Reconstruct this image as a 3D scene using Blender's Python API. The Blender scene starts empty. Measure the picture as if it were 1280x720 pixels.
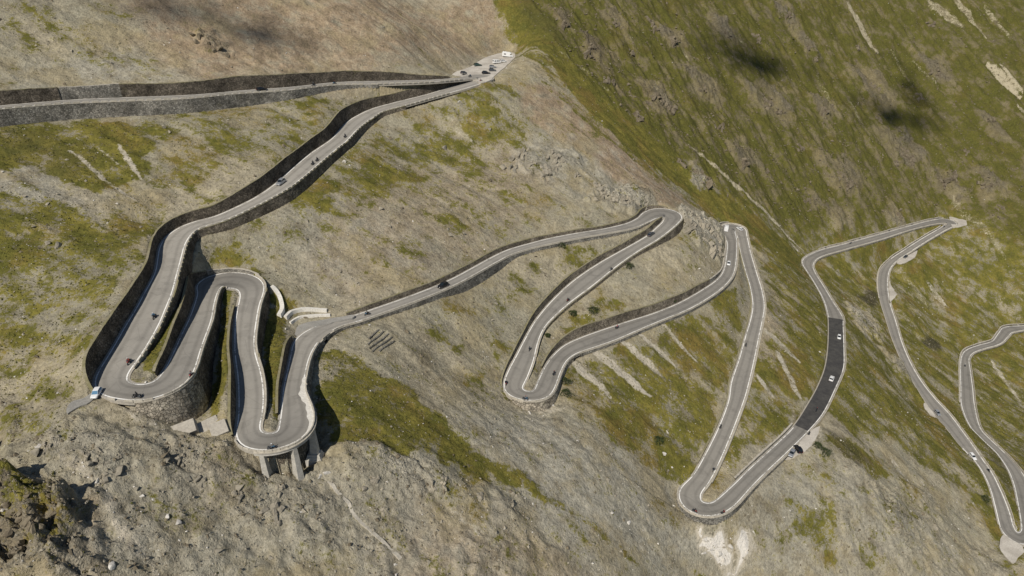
import bpy, bmesh, math, random
import numpy as np
from mathutils import Vector, Matrix, Euler

R = math.radians
random.seed(7)
rng = np.random.default_rng(11)
scene = bpy.context.scene
COL = scene.collection

# ------------------------------------------------------------------ camera, sky, sun, exposure
ZC = 265.0                      # camera height above the zero level
FPX, PITCH = 850.0, R(29.0)     # focal length in photo pixels, downward pitch
cd = bpy.data.cameras.new('camera')
cam = bpy.data.objects.new('camera', cd)
COL.objects.link(cam)
cam.location = (0, 0, ZC)
cam.rotation_euler = (math.pi/2 - PITCH, 0, 0)
cd.sensor_width = 36.0
cd.lens = FPX/1280*36
cd.clip_start, cd.clip_end = 1.0, 6000
scene.camera = cam

SUN_EL = R(47)
SUN_TO = Vector((-0.40, -0.91, 0)).normalized()*math.cos(SUN_EL) + Vector((0, 0, math.sin(SUN_EL)))
world = bpy.data.worlds.new('World')
scene.world = world
world.use_nodes = True
wn = world.node_tree
sky = wn.nodes.new('ShaderNodeTexSky')
sky.sky_type = 'NISHITA'
sky.sun_disc = False
sky.sun_elevation = SUN_EL
sky.sun_rotation = math.atan2(SUN_TO.x, SUN_TO.y)
sky.altitude = 2300
wn.links.new(sky.outputs[0], wn.nodes['Background'].inputs[0])
wn.nodes['Background'].inputs[1].default_value = 0.06
sl = bpy.data.lights.new('sun', 'SUN')
sl.energy = 3.9
sl.angle = R(0.53)
sl.color = (1.0, 0.94, 0.85)
sun = bpy.data.objects.new('sun', sl)
COL.objects.link(sun)
sun.location = (-60, -200, 500)
sun.rotation_euler = SUN_TO.to_track_quat('Z', 'Y').to_euler()
scene.view_settings.view_transform = 'Standard'
scene.view_settings.look = 'None'
scene.view_settings.exposure = 0.12
scene.view_settings.gamma = 1.0

# ------------------------------------------------------------------ helpers
def tag(o, label=None, cat=None, group=None, kind=None):
    if label: o['label'] = label
    if cat: o['category'] = cat
    if group: o['group'] = group
    if kind: o['kind'] = kind
    return o

def empty(name, loc=(0, 0, 0), rz=0.0):
    o = bpy.data.objects.new(name, None)
    COL.objects.link(o)
    o.empty_display_size = 0.3
    o.location = loc
    o.rotation_euler = (0, 0, rz)
    return o

def link(name, me, parent=None, mat=None):
    o = bpy.data.objects.new(name, me)
    COL.objects.link(o)
    if parent is not None:
        o.parent = parent
    if mat is not None:
        if len(me.materials) == 0:
            me.materials.append(mat)
        else:
            o.material_slots[0].link = 'OBJECT'
            o.material_slots[0].material = mat
    return o

def np_mesh(name, V, F, mat=None, smooth=False):
    """fast mesh from vertex array and an (n,3) or (n,4) face array"""
    V = np.asarray(V, np.float32); F = np.asarray(F, np.int32)
    me = bpy.data.meshes.new(name)
    n, k = F.shape
    me.vertices.add(len(V)); me.loops.add(n*k); me.polygons.add(n)
    me.vertices.foreach_set('co', V.ravel())
    me.loops.foreach_set('vertex_index', F.ravel())
    me.polygons.foreach_set('loop_start', np.arange(0, n*k, k, dtype=np.int32))
    me.polygons.foreach_set('loop_total', np.full(n, k, np.int32))
    me.polygons.foreach_set('use_smooth', np.full(n, smooth))
    me.update(calc_edges=True)
    if mat: me.materials.append(mat)
    return me

def py_mesh(name, V, F, mat=None, smooth=False):
    me = bpy.data.meshes.new(name)
    me.from_pydata([tuple(v) for v in V], [], [tuple(f) for f in F])
    me.update()
    if smooth:
        me.polygons.foreach_set('use_smooth', [True]*len(me.polygons))
    if mat: me.materials.append(mat)
    return me

def box_geo(x0, x1, y0, y1, z0, z1, top=None):
    """8 verts / 6 quads; top=(sx,sy) shrinks the upper face"""
    cx, cy = (x0+x1)/2, (y0+y1)/2
    sx, sy = top or (1, 1)
    V = [(x0, y0, z0), (x1, y0, z0), (x1, y1, z0), (x0, y1, z0)]
    V += [(cx+(x-cx)*sx, cy+(y-cy)*sy, z1) for x, y, z in V]
    F = [(0, 3, 2, 1), (4, 5, 6, 7), (0, 1, 5, 4), (1, 2, 6, 5), (2, 3, 7, 6), (3, 0, 4, 7)]
    return V, F

def merge(parts):
    V, F = [], []
    for v, f in parts:
        n = len(V); V += list(v); F += [tuple(i+n for i in q) for q in f]
    return V, F

def bevel_mesh(me, w, seg=1):
    bm = bmesh.new(); bm.from_mesh(me)
    bmesh.ops.bevel(bm, geom=bm.edges[:], offset=w, segments=seg, affect='EDGES', clamp_overlap=True)
    bm.to_mesh(me); bm.free()
    return me

# hashed gradient noise, vectorised
_perm = rng.permutation(256).astype(np.int32)
_perm = np.concatenate([_perm, _perm])
_ang = rng.random(256)*2*np.pi
_gx, _gy = np.cos(_ang).astype(np.float32), np.sin(_ang).astype(np.float32)
def perlin(x, y):
    xi = np.floor(x).astype(np.int32); yi = np.floor(y).astype(np.int32)
    xf = (x-xi).astype(np.float32); yf = (y-yi).astype(np.float32)
    u = xf*xf*xf*(xf*(xf*6-15)+10); v = yf*yf*yf*(yf*(yf*6-15)+10)
    def g(ix, iy, dx, dy):
        h = _perm[_perm[ix & 255] + (iy & 255)]
        return _gx[h]*dx + _gy[h]*dy
    a = g(xi, yi, xf, yf); b = g(xi+1, yi, xf-1, yf)
    c = g(xi, yi+1, xf, yf-1); d = g(xi+1, yi+1, xf-1, yf-1)
    return (a+(b-a)*u)*(1-v) + (c+(d-c)*u)*v
def fbm(x, y, octv=4, gain=0.5, ridged=False):
    s = 0; a = 1.0; t = 0
    for o in range(octv):
        n = perlin(x+o*17.3, y-o*9.7)*1.5
        if ridged: n = 1-2*np.abs(n)
        s = s + n*a; t += a; a *= gain; x = x*2.03; y = y*2.03
    return s/t
def sstep(a, b, x):
    t = np.clip((x-a)/(b-a), 0, 1)
    return t*t*(3-2*t)

# ------------------------------------------------------------------ photo pixel -> direction (camera at origin, z relative to ZC)
_c, _s = math.cos(PITCH), math.sin(PITCH)
def ray(px, py):
    u = (px-640)/FPX; v = (360-py)/FPX
    return np.array([u, _c+v*_s, -_s+v*_c])
def to_px(P):
    P = np.asarray(P, float)
    x = P[..., 0]; y = P[..., 1]; z = P[..., 2]-ZC
    d = y*_c - z*_s
    return np.stack([640+FPX*x/d, 360-FPX*(y*_s+z*_c)/d], -1)

# ------------------------------------------------------------------ the pass road, traced as right|left edge pixels while driving downhill;
# its depth follows from one steady 8 % grade, its scale from a usual road width
ST = """
-70,142.5|-70,138 75,130|75,125.5 150,126.5|150,122 235,123|235,118.5 300,117|300,113 360,113|360,108.5 420,106.5|420,102.5 475,105|475,101 535,103|535,99.5 575,100|575,96.5 585,99.3|585,94.5 590,99.8|598,92.5 591.5,100.2|612,93.5 592,100.6|614,99 590,101|603,104
570,107|572,113 540,116.5|541,121.5 500,126.5|503,132.3 470,134.5|476,140 452,142|461,149.5 435,152.5|448,160 417.5,171.3|432,177 410,177.5|422.5,184 390,191|403,200 370,207.5|385,216 347.5,227.5|361,235 320,246.5|330,252.5 273,268.5|283,275 240,277.5|258,283 219,287|246,288 206,297|238,296 198.5,310|232,306 195.3,327|228,320 192.5,342|223,338 183,360|213,371 173,380|205,390 162,398|195,413 150,420|183,434 135,445|169,456 123,463|162.5,466 117.5,480|160.5,471 124,493|161.5,476 146,497.5|165.5,479 167,500|170,480.3 190,498.5|179,480.3 212,491|187,478 232,479|196,473
243,464|207,457 252,437|219,433 259,418|227.5,414 265,400|235,399 268.5,381|243,378 273,366|247.5,363 275.5,362.5|252,350 279,361|265,343.5 285,360.5|284,340.5 291,361|303,341.5 296,362.5|319,345.5 298.5,366|328.5,353 299,371|330,365
296.5,384|325,381 293.5,403|321,405 292.5,430|318.5,430 293,447|321,446 295.5,466|327,466 297,485|330,485 297.5,505|330.5,505 297,524|328,524 294.5,538|326,533 299,556|327,538 318,562|332,541 340,562|337,541.7 361,556.5|342,541 379,547|346,538 390,532|348,530 389,512|350,515
380,490|353,487 383,465|359,460 388,447|364,440 396,432|369,424 405,421.5|381,414 418,412|398,407 434,405|417,401 447,402.5|444,393 476,392.5|473,383.5 512,379|509,371.5 548,364.5|544,358.5 574,352.5|569,347.5 598,339.5|594,334 619,328|615,322 643,316|640,311 683,306.5|680,299 722,298.5|720,291 757,292.5|757,285 790,286.5|785,278 808,280|801,269.5 817,276|809,263 824,272.8|825,260 828,273|842,262.5 829,274.5|851,269 828,277|848,278
820,284.5|838,288 808,295|820,301 780,311|797,315 750,328|770,334 722,347|737,360 698,368|712,379 681,386|693,396 667,404|680,411 655,425|672.5,429 644,446|668,449 633,467|661,469 629,482|655,482 634,493|655.5,486.5 655,499.5|660,489 677,499.5|664,489 690,492|668,485 697,477|673,474
703.5,460|679,462 712,447|688,448 724,440.5|703,433 740,435.5|724,422.5 768,426|755,411 799,412.5|787,400.5 829,400|820,390 861,387|850,377.5 890,370|876,363 909,354.5|895,350 918,340.5|904,338 921,322.5|907.5,320 921.5,303|908.5,304 921,297|903,293 919.5,292.5|900,286 917.5,290.5|905,280.5 917.8,290|917.5,279.5 919.5,291.5|929,285 921.5,297|934.5,297 925.5,317|938.5,315
931.5,339|946,340 937.5,360|953,363 940.5,381|956,384 937.5,400|953,403 931.5,420|949,422 923,450|943,452 913.5,478|936.5,480 910,501|930,502 899,531|918,535 884,562|903,571 867,592|889,600 851,610.5|878,615 848,625|877,622 862,639.5|880,627 886,645|885,628.3 905,641|891,627.3 920,631|903,617.5
938,611|920,602 956,592.5|937,585 985,565|966,558.5 1010,540|991,534 1030,516|1009,507 1046,483|1023,482 1055,460|1032,457 1055.5,440|1035.5,430 1054.5,405|1035.8,405 1053,394|1034.8,395 1041,375.5|1030,377 1029,356|1019,356 1019,340|1008,338.5 1017,331|1002.5,328.5 1022,323.5|1006,322 1034,318.5|1025,312.5 1059,311.5|1055,304.5 1100,300|1095,293.5 1135,288.5|1130,284 1163,281.5|1160,276 1177,279.5|1180,273.5 1179.5,280|1192,275.5 1180,281.5|1195,280 1176,284|1186,286
1152,299|1163,298 1130,312.5|1140,313.5 1112,324.5|1123,325 1100.5,337.5|1113,337 1097.5,353|1110,353 1100,374|1112.5,377 1107.5,399|1120,401 1116,425|1128,428 1128,453|1139,454 1142,478|1152.5,477 1156.5,501|1169,498 1170,521|1185,515 1183,535|1199,533 1203,560.5|1218,559 1225,584.5|1238,588 1237,610|1251,612 1244,636|1262,639 1249,655|1267,657 1258,671|1270.5,664 1277,681|1274,665.5 1296,674|1276.5,662 1300,655|1275,650 1296,628|1272,632 1288,606|1268,610 1276,588|1260,588 1258,568|1245,566 1238,550|1227,548 1225,533|1212,533 1219,508|1201.5,508 1216.5,485|1200.5,485 1213.5,462|1200,462 1212,448|1201.5,446 1218,440.5|1207.5,437.5 1231,435|1222,432.5 1251,429.5|1239,427 1260.5,421|1248,416 1266,416|1256,408.5 1283,412.5|1280,406.5 1312,410|1310,404
"""
_P = np.array([[*map(float, w.split('|')[0].split(',')), *map(float, w.split('|')[1].split(','))] for w in ST.split()])
NST = len(_P)
def reconstruct(g=0.08, depth0=226.16):
    C = [ray((p[0]+p[2])/2, (p[1]+p[3])/2) for p in _P]
    pos = [C[0]*depth0]
    lin = np.linspace(.6, 1.6, 4001)
    for i in range(1, NST):
        q = pos[-1]
        ts = np.linalg.norm(q)/np.linalg.norm(C[i])*lin
        X = ts[:, None]*C[i]
        e = X[:, 2]-(q[2]-g*np.hypot(X[:, 0]-q[0], X[:, 1]-q[1]))
        t0 = q[2]/C[i][2]
        sg = np.where(np.sign(e[1:]) != np.sign(e[:-1]))[0]
        k = np.argmin(abs(e)) if len(sg) == 0 else sg[np.argmin(abs(ts[sg]-t0))]
        pos.append(X[k])
    pos = np.array(pos)
    A = np.array([ray(p[0], p[1]) for p in _P]); B = np.array([ray(p[2], p[3]) for p in _P])
    a = A*(pos[:, 2]/A[:, 2])[:, None]; b = B*(pos[:, 2]/B[:, 2])[:, None]
    return a, b
_ea, _eb = reconstruct()
_mid = (_ea+_eb)/2
_mid[:, 2] += ZC
def catmull(Q, n=14):
    Q = np.vstack([2*Q[0]-Q[1], Q, 2*Q[-1]-Q[-2]])
    out = []
    for i in range(1, len(Q)-2):
        p0, p1, p2, p3 = Q[i-1], Q[i], Q[i+1], Q[i+2]
        for t in np.arange(n)/n:
            out.append(.5*((2*p1)+(p2-p0)*t+(2*p0-5*p1+4*p2-p3)*t*t+(3*p1-p0-3*p2+p3)*t**3))
    out.append(Q[-2])
    return np.array(out)
def gsm(a, sig):
    r = int(3*sig)+1
    k = np.exp(-.5*(np.arange(-r, r+1)/sig)**2); k /= k.sum()
    if a.ndim == 1:
        return np.convolve(np.concatenate([np.full(r, a[0]), a, np.full(r, a[-1])]), k, 'valid')
    return np.stack([gsm(a[:, j], sig) for j in range(a.shape[1])], 1)
_dA = catmull(_ea); _dB = catmull(_eb); _dM = (_dA+_dB)/2
_dM[:, 2] += ZC
_st = np.arange(len(_dM))/14.0
_arc = np.r_[0, np.cumsum(np.hypot(*np.diff(_dM[:, :2], axis=0).T))]
DS = 0.5
NS = int(_arc[-1]/DS)
_q = np.arange(NS)*DS
RC = np.stack([np.interp(_q, _arc, _dM[:, j]) for j in range(3)], 1)     # centre line
RA = np.stack([np.interp(_q, _arc, _dA[:, j]) for j in range(2)], 1)
RB = np.stack([np.interp(_q, _arc, _dB[:, j]) for j in range(2)], 1)
RT = np.interp(_q, _arc, _st)                                           # station parameter per sample
RC[:, :2] = gsm(RC[:, :2], 4); RC[:, 2] = gsm(RC[:, 2], 12)
_T = np.gradient(RC[:, :2], axis=0); _T /= np.linalg.norm(_T, axis=1)[:, None]
_T = gsm(_T, 3); _T /= np.linalg.norm(_T, axis=1)[:, None]
RN = np.stack([_T[:, 1], -_T[:, 0]], 1)                                 # unit normal, to the right of travel
HR = np.clip(gsm(((RA-RC[:, :2])*RN).sum(1), 5), 2.3, 9)
HL = np.clip(gsm(-((RB-RC[:, :2])*RN).sum(1), 5), 2.3, 9)
RTAN = np.concatenate([_T, np.gradient(RC[:, 2])[:, None]/DS], 1)
def samp(t):                      # station parameter -> sample index
    return int(np.clip(np.searchsorted(RT, t), 0, NS-1))

# height of the ground beside the road, relative to it: station:metres, + cut wall above, - fill wall below
OFF_R = {0: -5.8, 2: -5.5, 4: -5.3, 6: -2.2, 6.8: -.8, 7.2: -.3, 9: -.3, 11: .1, 14.2: .2, 14.7: 1.6, 15: 2.6, 16: 4.3, 17: 3.9, 18: 4.5, 19: 5.5, 20: 6, 21: 5.5, 23: 4.5,
         25: 5.2, 26: 4.8, 27: 3.5, 29: 3.2, 31: 3.5, 33: 4, 35: 4.6, 37: 5.4, 39: 5, 40: 3.4, 40.6: .2, 41: -.5, 42: -.5, 43: -1.0, 43.6: -2.4, 44.2: -5.5, 45: -8.5, 46: -10,
         47: -9, 48: -6, 49: -5, 50: -4, 51: -3, 52: -1.6, 53: -.3, 57: -.3, 59: .4, 60: 1, 61: 1.6, 62: 2.6, 63: 3.2, 65: 4, 66: 4.4, 67: 3.8, 68: 2.2,
         68.8: -.5, 69.5: -3, 70: -6, 71: -9.5, 72: -11, 73: -12, 74: -11.5, 75: -9.5, 76: -6, 77: -3, 78: -2, 80: -1.6, 82: -1, 84: -1.2, 86: -2.2, 87: -4,
         88: -4, 89: -3.5, 90: -1.5, 93: -1.5, 94: -1, 95: -.5, 99: -.2, 100: 1.6, 101: 3, 103: 2.6, 105: 3, 107: 3, 109: 2.4, 111: 1.6, 112: .6, 113: -.6,
         114: -3, 115: -4, 116: -4, 117: -3, 119: -2, 121: -1.3, 126: -1.3, 129: -1.8, 130: -1, 131: -.3, 135: -.1, 136: 1.2, 137: 2.6, 138: 1.4, 139: 1,
         148: .6, 149: 0, 150: -1.4, 152: -2.6, 154: -2.2, 156: -1.3, 175: -1, 176: 0, 178: .9, 196: .7, 197: -.4, 198: -1, 217: -1.1}
OFF_L = {0: 5.3, 1: 4.4, 2: 4.8, 3: 4.6, 4: 5.6, 5: 5.4, 6: 4.6, 7: 4.4, 8: 2.2, 9: .4, 10: 0, 14: -.2, 15: -1.3, 18: -2, 20: -3, 23: -3.5, 25: -4.4, 26: -4,
         28: -2.4, 30: -3, 31: -4.5, 33: -5.5, 34: -4, 35: -2.2, 37: -1.3, 38: -.6, 39: -.2, 45: .2, 46: .6, 47: 2.4, 48: 3, 50: 4.2, 51: 5.2, 52: 5.8, 53: 4,
         54: 1.2, 56: 1, 57: .2, 58: -1.4, 59: -4, 60: -5, 61: -5, 62: -4, 63: -3, 65: -2, 66: -1.1, 67: -.3, 73: .1, 74: .2, 75: .7, 76: 2, 77: 3, 78: 3.4,
         79: 1.8, 80: .1, 82: .4, 83: 1.1, 84: 1.7, 90: 1.8, 92: 1.2, 94: 1.2, 96: 2, 97: 1.6, 98: .3, 99: -3, 100: -5, 101: -4, 102: -2.4, 103: -1.5, 108: -1,
         110: -.5, 112: 0, 116: .1, 117: .4, 118: 1, 119: 2, 120: 3, 121: 4, 123: 4, 125: 3.5, 126: 3, 128: 1.2, 130: 2.4, 132: 2.8, 133: 1.6, 134: .5, 135: -.6,
         136: -1.2, 148: -1, 149: -.2, 153: .1, 155: 1, 158: 1, 168: .8, 175: 1.2, 176: -.8, 177: -1.2, 196: -1.1, 197: -.3, 199: .1, 202: .8, 217: 1}
def tab(d):
    k = sorted(d); return gsm(np.interp(RT, k, [d[i] for i in k]), 3)
OR_, OL_ = tab(OFF_R), tab(OFF_L)
# lateral place of the ground's edge beyond the asphalt
def edge_t(off):
    return np.where(off > .5, .85+off/8, np.where(off < -.5, .72-off/8, .42))
ER, EL = edge_t(OR_), edge_t(OL_)
VIA0, VIA1 = 70.6, 75.3           # the hairpin carried on piers
_via = sstep(VIA0-.5, VIA0, RT)*(1-sstep(VIA1, VIA1+.5, RT))
ER = ER*(1-_via)+(-2.2)*_via

# ------------------------------------------------------------------ natural slope: thin plate spline through the road and a few outlying points
ctrl = [RC[i] for i in range(0, NS, 36)]
def cp(px, py, y):                # pixel on a ray, placed at forward distance y
    d = ray(px, py); t = y/d[1]
    ctrl.append(np.array([d[0]*t, y, d[2]*t+ZC]))
for a in [(1280, 280, 481), (1280, 150, 573), (1280, 0, 707), (1000, 150, 508), (1000, 0, 625), (900, 0, 585), (780, 100, 440), (780, 0, 515), (640, 0, 462),
          (560, 40, 425), (300, 0, 348), (0, 0, 287), (450, 0, 390), (640, 700, 122), (300, 700, 101), (0, 715, 86), (450, 660, 116), (900, 715, 156),
          (1080, 640, 184), (1100, 715, 168), (1280, 720, 190), (760, 600, 158), (0, 420, 148), (0, 560, 114), (140, 640, 101), (640, 60, 402), (880, 160, 440),
          (1120, 200, 525), (1130, 90, 610)]:
    cp(*a)
for x, y, z in [(-300, 300, 300), (-330, 200, 275), (-180, 80, 200), (-330, 500, 420), (-100, 620, 330), (120, 760, 330), (400, 860, 330), (700, 860, 240),
                (700, 500, 0), (560, 380, -40), (420, 200, -50), (200, 70, 5), (0, 60, 100), (-80, 50, 140)]:
    ctrl.append(np.array([x, y, z], float))
ctrl = np.array(ctrl)
cx, cyv = ctrl[:, :2], ctrl[:, 2]
def tpsk(r2):
    return np.where(r2 > 1e-9, .5*r2*np.log(np.maximum(r2, 1e-9)), 0)
SC = 100.0
_n = len(cx)
_K = tpsk((((cx[:, None]-cx[None])/SC)**2).sum(-1)) + np.eye(_n)*0.004
_Pm = np.c_[np.ones(_n), cx/SC]
_M = np.block([[_K, _Pm], [_Pm.T, np.zeros((3, 3))]])
_w = np.linalg.solve(_M, np.r_[cyv, np.zeros(3)])
def tps(xy):
    out = np.empty(len(xy))
    for i in range(0, len(xy), 20000):
        b = xy[i:i+20000]/SC
        r2 = ((b[:, None]-cx[None]/SC)**2).sum(-1)
        out[i:i+20000] = tpsk(r2)@_w[:_n] + _w[_n] + b@_w[_n+1:]
    return out
GX0, GX1, GY0, GY1, GD = -345, 720, 40, 850, 3.0
_gx_ = np.arange(GX0, GX1+GD, GD); _gy_ = np.arange(GY0, GY1+GD, GD)
_GG = np.stack(np.meshgrid(_gx_, _gy_), -1)
TNG = tps(_GG.reshape(-1, 2)).reshape(_GG.shape[:2])
def bil(grid, x, y, x0=GX0, y0=GY0, d=GD):
    fx = np.clip((np.asarray(x)-x0)/d, 0, grid.shape[1]-1.001); fy = np.clip((np.asarray(y)-y0)/d, 0, grid.shape[0]-1.001)
    i = fx.astype(int); j = fy.astype(int); u = fx-i; v = fy-j
    return (grid[j, i]*(1-u)+grid[j, i+1]*u)*(1-v)+(grid[j+1, i]*(1-u)+grid[j+1, i+1]*u)*v
def tn(x, y):
    return bil(TNG, x, y)
# ------------------------------------------------------------------ level pads beside the road (car park, lay-bys, terrace)
def road_near_px(px, py):
    q = to_px(RC)
    return int(np.argmin(((q-np.array([px, py]))**2).sum(1)))
def on_plane(px, py, z):
    d = ray(px, py); t = (z-ZC)/d[2]
    return np.array([d[0]*t, d[1]*t, z])
PADS = []
def pad(name, pts, mat, dz=0.0, at=None):
    k = road_near_px(*(at or pts[0]))
    z = RC[k, 2]+dz
    poly = np.array([on_plane(x, y, z)[:2] for x, y in pts])
    cl = catmull(np.vstack([poly[-2:], poly, poly[:3]]), 4)
    poly = cl[8:8+4*len(pts)]
    poly = poly+np.stack([perlin(poly[:, 0]/2.5, poly[:, 1]/2.5), perlin(poly[:, 0]/2.5+40, poly[:, 1]/2.5)], 1)*.8
    PADS.append(dict(name=name, poly=poly, z=z, mat=mat))
pad('car_park', [(568, 97), (567, 91), (589, 83), (606, 72), (627, 66), (640, 65.5), (644, 70.5), (634, 81), (619, 94), (613, 100), (601, 103.5), (594, 100), (585, 97)], 'gravel_pale', -.03, at=(600, 98))
pad('lay_by', [(368.5, 421), (372, 408), (385, 402.5), (415, 397.5), (438, 394), (440, 397), (417, 402.5), (398, 408), (383, 415)], 'gravel_grey', -.05, at=(400, 410))
pad('lay_by', [(1012, 540), (1024, 533), (1022, 543), (1014, 556), (1003, 566), (986, 574), (980, 571), (990, 562)], 'gravel_pale', -.05, at=(1000, 552))
pad('lay_by', [(1122, 326), (1142, 313), (1146, 310), (1146, 318), (1138, 325), (1126, 330)], 'gravel_pale', -.05, at=(1125, 322))
pad('lay_by', [(1111, 351), (1117, 362), (1121, 368), (1116, 374), (1112, 376)], 'gravel_pale', -.05, at=(1105, 362))
pad('lay_by', [(1187, 271), (1198, 273.5), (1207, 275.5), (1208, 281), (1195, 284), (1190, 283)], 'gravel_pale', -.05, at=(1187, 279))
pad('lay_by', [(1156, 503), (1166, 515), (1169, 521), (1162, 518), (1155, 509)], 'gravel_pale', -.05, at=(1162, 505))
pad('terrace', [(1249, 683), (1256, 668), (1262, 673), (1276, 681), (1281, 690), (1273, 696), (1266, 704)], 'gravel_pale', -.05, at=(1259, 668))
pad('lay_by', [(86, 505), (104, 497), (118, 488), (124, 494), (118, 500), (96, 510), (84, 516)], 'gravel_grey', -.25, at=(122, 490))
def poly_sd(poly, x, y):
    """signed distance, negative inside"""
    d = np.full(x.shape, 1e9); ins = np.zeros(x.shape, bool)
    n = len(poly)
    for i in range(n):
        ax, ay = poly[i]; bx, by = poly[(i+1) % n]
        ex, ey = bx-ax, by-ay
        L2 = ex*ex+ey*ey+1e-12
        t = np.clip(((x-ax)*ex+(y-ay)*ey)/L2, 0, 1)
        d = np.minimum(d, np.hypot(x-ax-ex*t, y-ay-ey*t))
        c = ((ay > y) != (by > y)) & (x < (bx-ax)*(y-ay)/(by-ay+1e-12)+ax)
        ins ^= c
    return np.where(ins, -d, d)

# ------------------------------------------------------------------ terrain grid
def axis(x0, x1, f):
    out = [x0]
    while out[-1] < x1: out.append(out[-1]+f(out[-1]))
    return np.array(out)
YS = axis(58, 835, lambda y: .44+.00135*(y-58))
XS = axis(-335, 700, lambda x: .52+.0016*max(0, abs(x)-130))
NX, NY = len(XS), len(YS)
gx, gy = np.meshgrid(XS, YS)
keep = (gx > -(.84*gy+62)) & (gx < .84*gy+62)
idx = -np.ones(keep.shape, np.int64); idx[keep] = np.arange(keep.sum())
X = gx[keep].astype(float); Y = gy[keep].astype(float)
CELL = np.minimum(.44+.00135*(Y-58), .52+.0016*np.maximum(0, np.abs(X)-130))
T0 = tn(X, Y)
NV = len(X)
num = np.zeros(NV); den = np.full(NV, 1/9.0**2)
nin = np.zeros(NV, np.int32); zin = np.full(NV, 1e9)
emin = np.full(NV, 99.0)           # distance to the nearest road edge of ground
snapd = np.full(NV, 99.0); SX = np.zeros(NV); SY = np.zeros(NV)
LEGS = [0, 12, 43, 55, 71, 98, 114, 134, 152, 176, 198, 217]
for a, b in zip(LEGS[:-1], LEGS[1:]):
    ia, ib = samp(a), samp(b)+1
    C = RC[ia:ib]; N = RN[ia:ib]
    m = np.where((X > C[:, 0].min()-45) & (X < C[:, 0].max()+45) & (Y > C[:, 1].min()-45) & (Y < C[:, 1].max()+45))[0]
    C2 = C[::2]
    kk = np.empty(len(m), np.int64)
    for i in range(0, len(m), 40000):
        mm = m[i:i+40000]
        d2 = (X[mm, None]-C2[None, :, 0])**2+(Y[mm, None]-C2[None, :, 1])**2
        kk[i:i+40000] = d2.argmin(1)*2
    # refine to odd samples
    k1 = np.clip(kk+1, 0, len(C)-1); k0 = np.clip(kk-1, 0, len(C)-1)
    dd = lambda k: (X[m]-C[k, 0])**2+(Y[m]-C[k, 1])**2
    best = np.stack([dd(k0), dd(kk), dd(k1)]).argmin(0)
    kk = np.choose(best, [k0, kk, k1])
    dx, dy = X[m]-C[kk, 0], Y[m]-C[kk, 1]
    lat = dx*N[kk, 0]+dy*N[kk, 1]
    dist = np.hypot(dx, dy)
    right = lat > 0
    s = kk+ia
    hw = np.where(right, HR[s], HL[s]); off = np.where(right, OR_[s], OL_[s]); et = np.where(right, ER[s], EL[s])
    e = dist-hw-et
    zb = RC[s, 2]+off
    sgn = np.where(right, 1, -1)
    bx = C[kk, 0]+N[kk, 0]*sgn*(hw+et); by = C[kk, 1]+N[kk, 1]*sgn*(hw+et)
    dl = zb-tn(bx, by)
    ee = np.maximum(e, 0)
    ph = 1/(ee+.25)**2*(1-sstep(25, 45, ee))
    num[m] += ph*dl; den[m] += ph
    ins = e < -.01
    zi = RC[s, 2]-.55+np.minimum(off, 0)*np.where(np.abs(lat) < .3*hw, .0, 1.0)
    mi = m[ins]
    nin[mi] += 1; zin[mi] = np.minimum(zin[mi], zi[ins])
    emin[m] = np.minimum(emin[m], np.where(e > 0, e, 0))
    # vertices close to the line are moved onto it so walls meet the ground in a clean edge
    c = np.abs(e) < np.abs(snapd[m])
    ms = m[c]
    snapd[ms] = e[c]; SX[ms] = dx[c]/(dist[c]+1e-9); SY[ms] = dy[c]/(dist[c]+1e-9)
for p in PADS:
    q = p['poly']
    m = np.where((X > q[:, 0].min()-30) & (X < q[:, 0].max()+30) & (Y > q[:, 1].min()-30) & (Y < q[:, 1].max()+30))[0]
    sd = poly_sd(q, X[m], Y[m])
    ee = np.maximum(sd-.3, 0)
    ph = 1.2/(ee+.4)**2*(1-sstep(15, 30, ee))
    num[m] += ph*(p['z']-.05-T0[m]); den[m] += ph
    k = sd < .25
    nin[m[k]] += 1; zin[m[k]] = np.minimum(zin[m[k]], p['z']-.45)
    emin[m] = np.minimum(emin[m], np.maximum(sd, 0))
sn = (np.abs(snapd) < .5*CELL)
X[sn] -= SX[sn]*(snapd[sn]-.01); Y[sn] -= SY[sn]*(snapd[sn]-.01)
nin[sn & (snapd < -.01)] -= 1
inside = nin > 0
Z = T0+num/den

def grid_fn(G):
    def f(x, y):
        i = np.clip(np.searchsorted(XS, x)-1, 0, NX-2); j = np.clip(np.searchsorted(YS, y)-1, 0, NY-2)
        u = (x-XS[i])/(XS[i+1]-XS[i]); v = (y-YS[j])/(YS[j+1]-YS[j])
        return (G[j, i]*(1-u)+G[j, i+1]*u)*(1-v)+(G[j+1, i]*(1-u)+G[j+1, i+1]*u)*v
    return f
_G0 = np.full(keep.shape, np.nan); _G0[keep] = Z
_g0 = grid_fn(_G0)
_ts = np.linspace(60, 900, 2600)
def tn_hit(px, py):
    """where a pixel's ray meets the graded slope"""
    d = ray(px, py)
    k = np.where(ZC+_ts*d[2] < _g0(_ts*d[0], _ts*d[1]))[0]
    t = _ts[k[0]] if len(k) else 1000
    return np.array([d[0]*t, d[1]*t])

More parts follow.
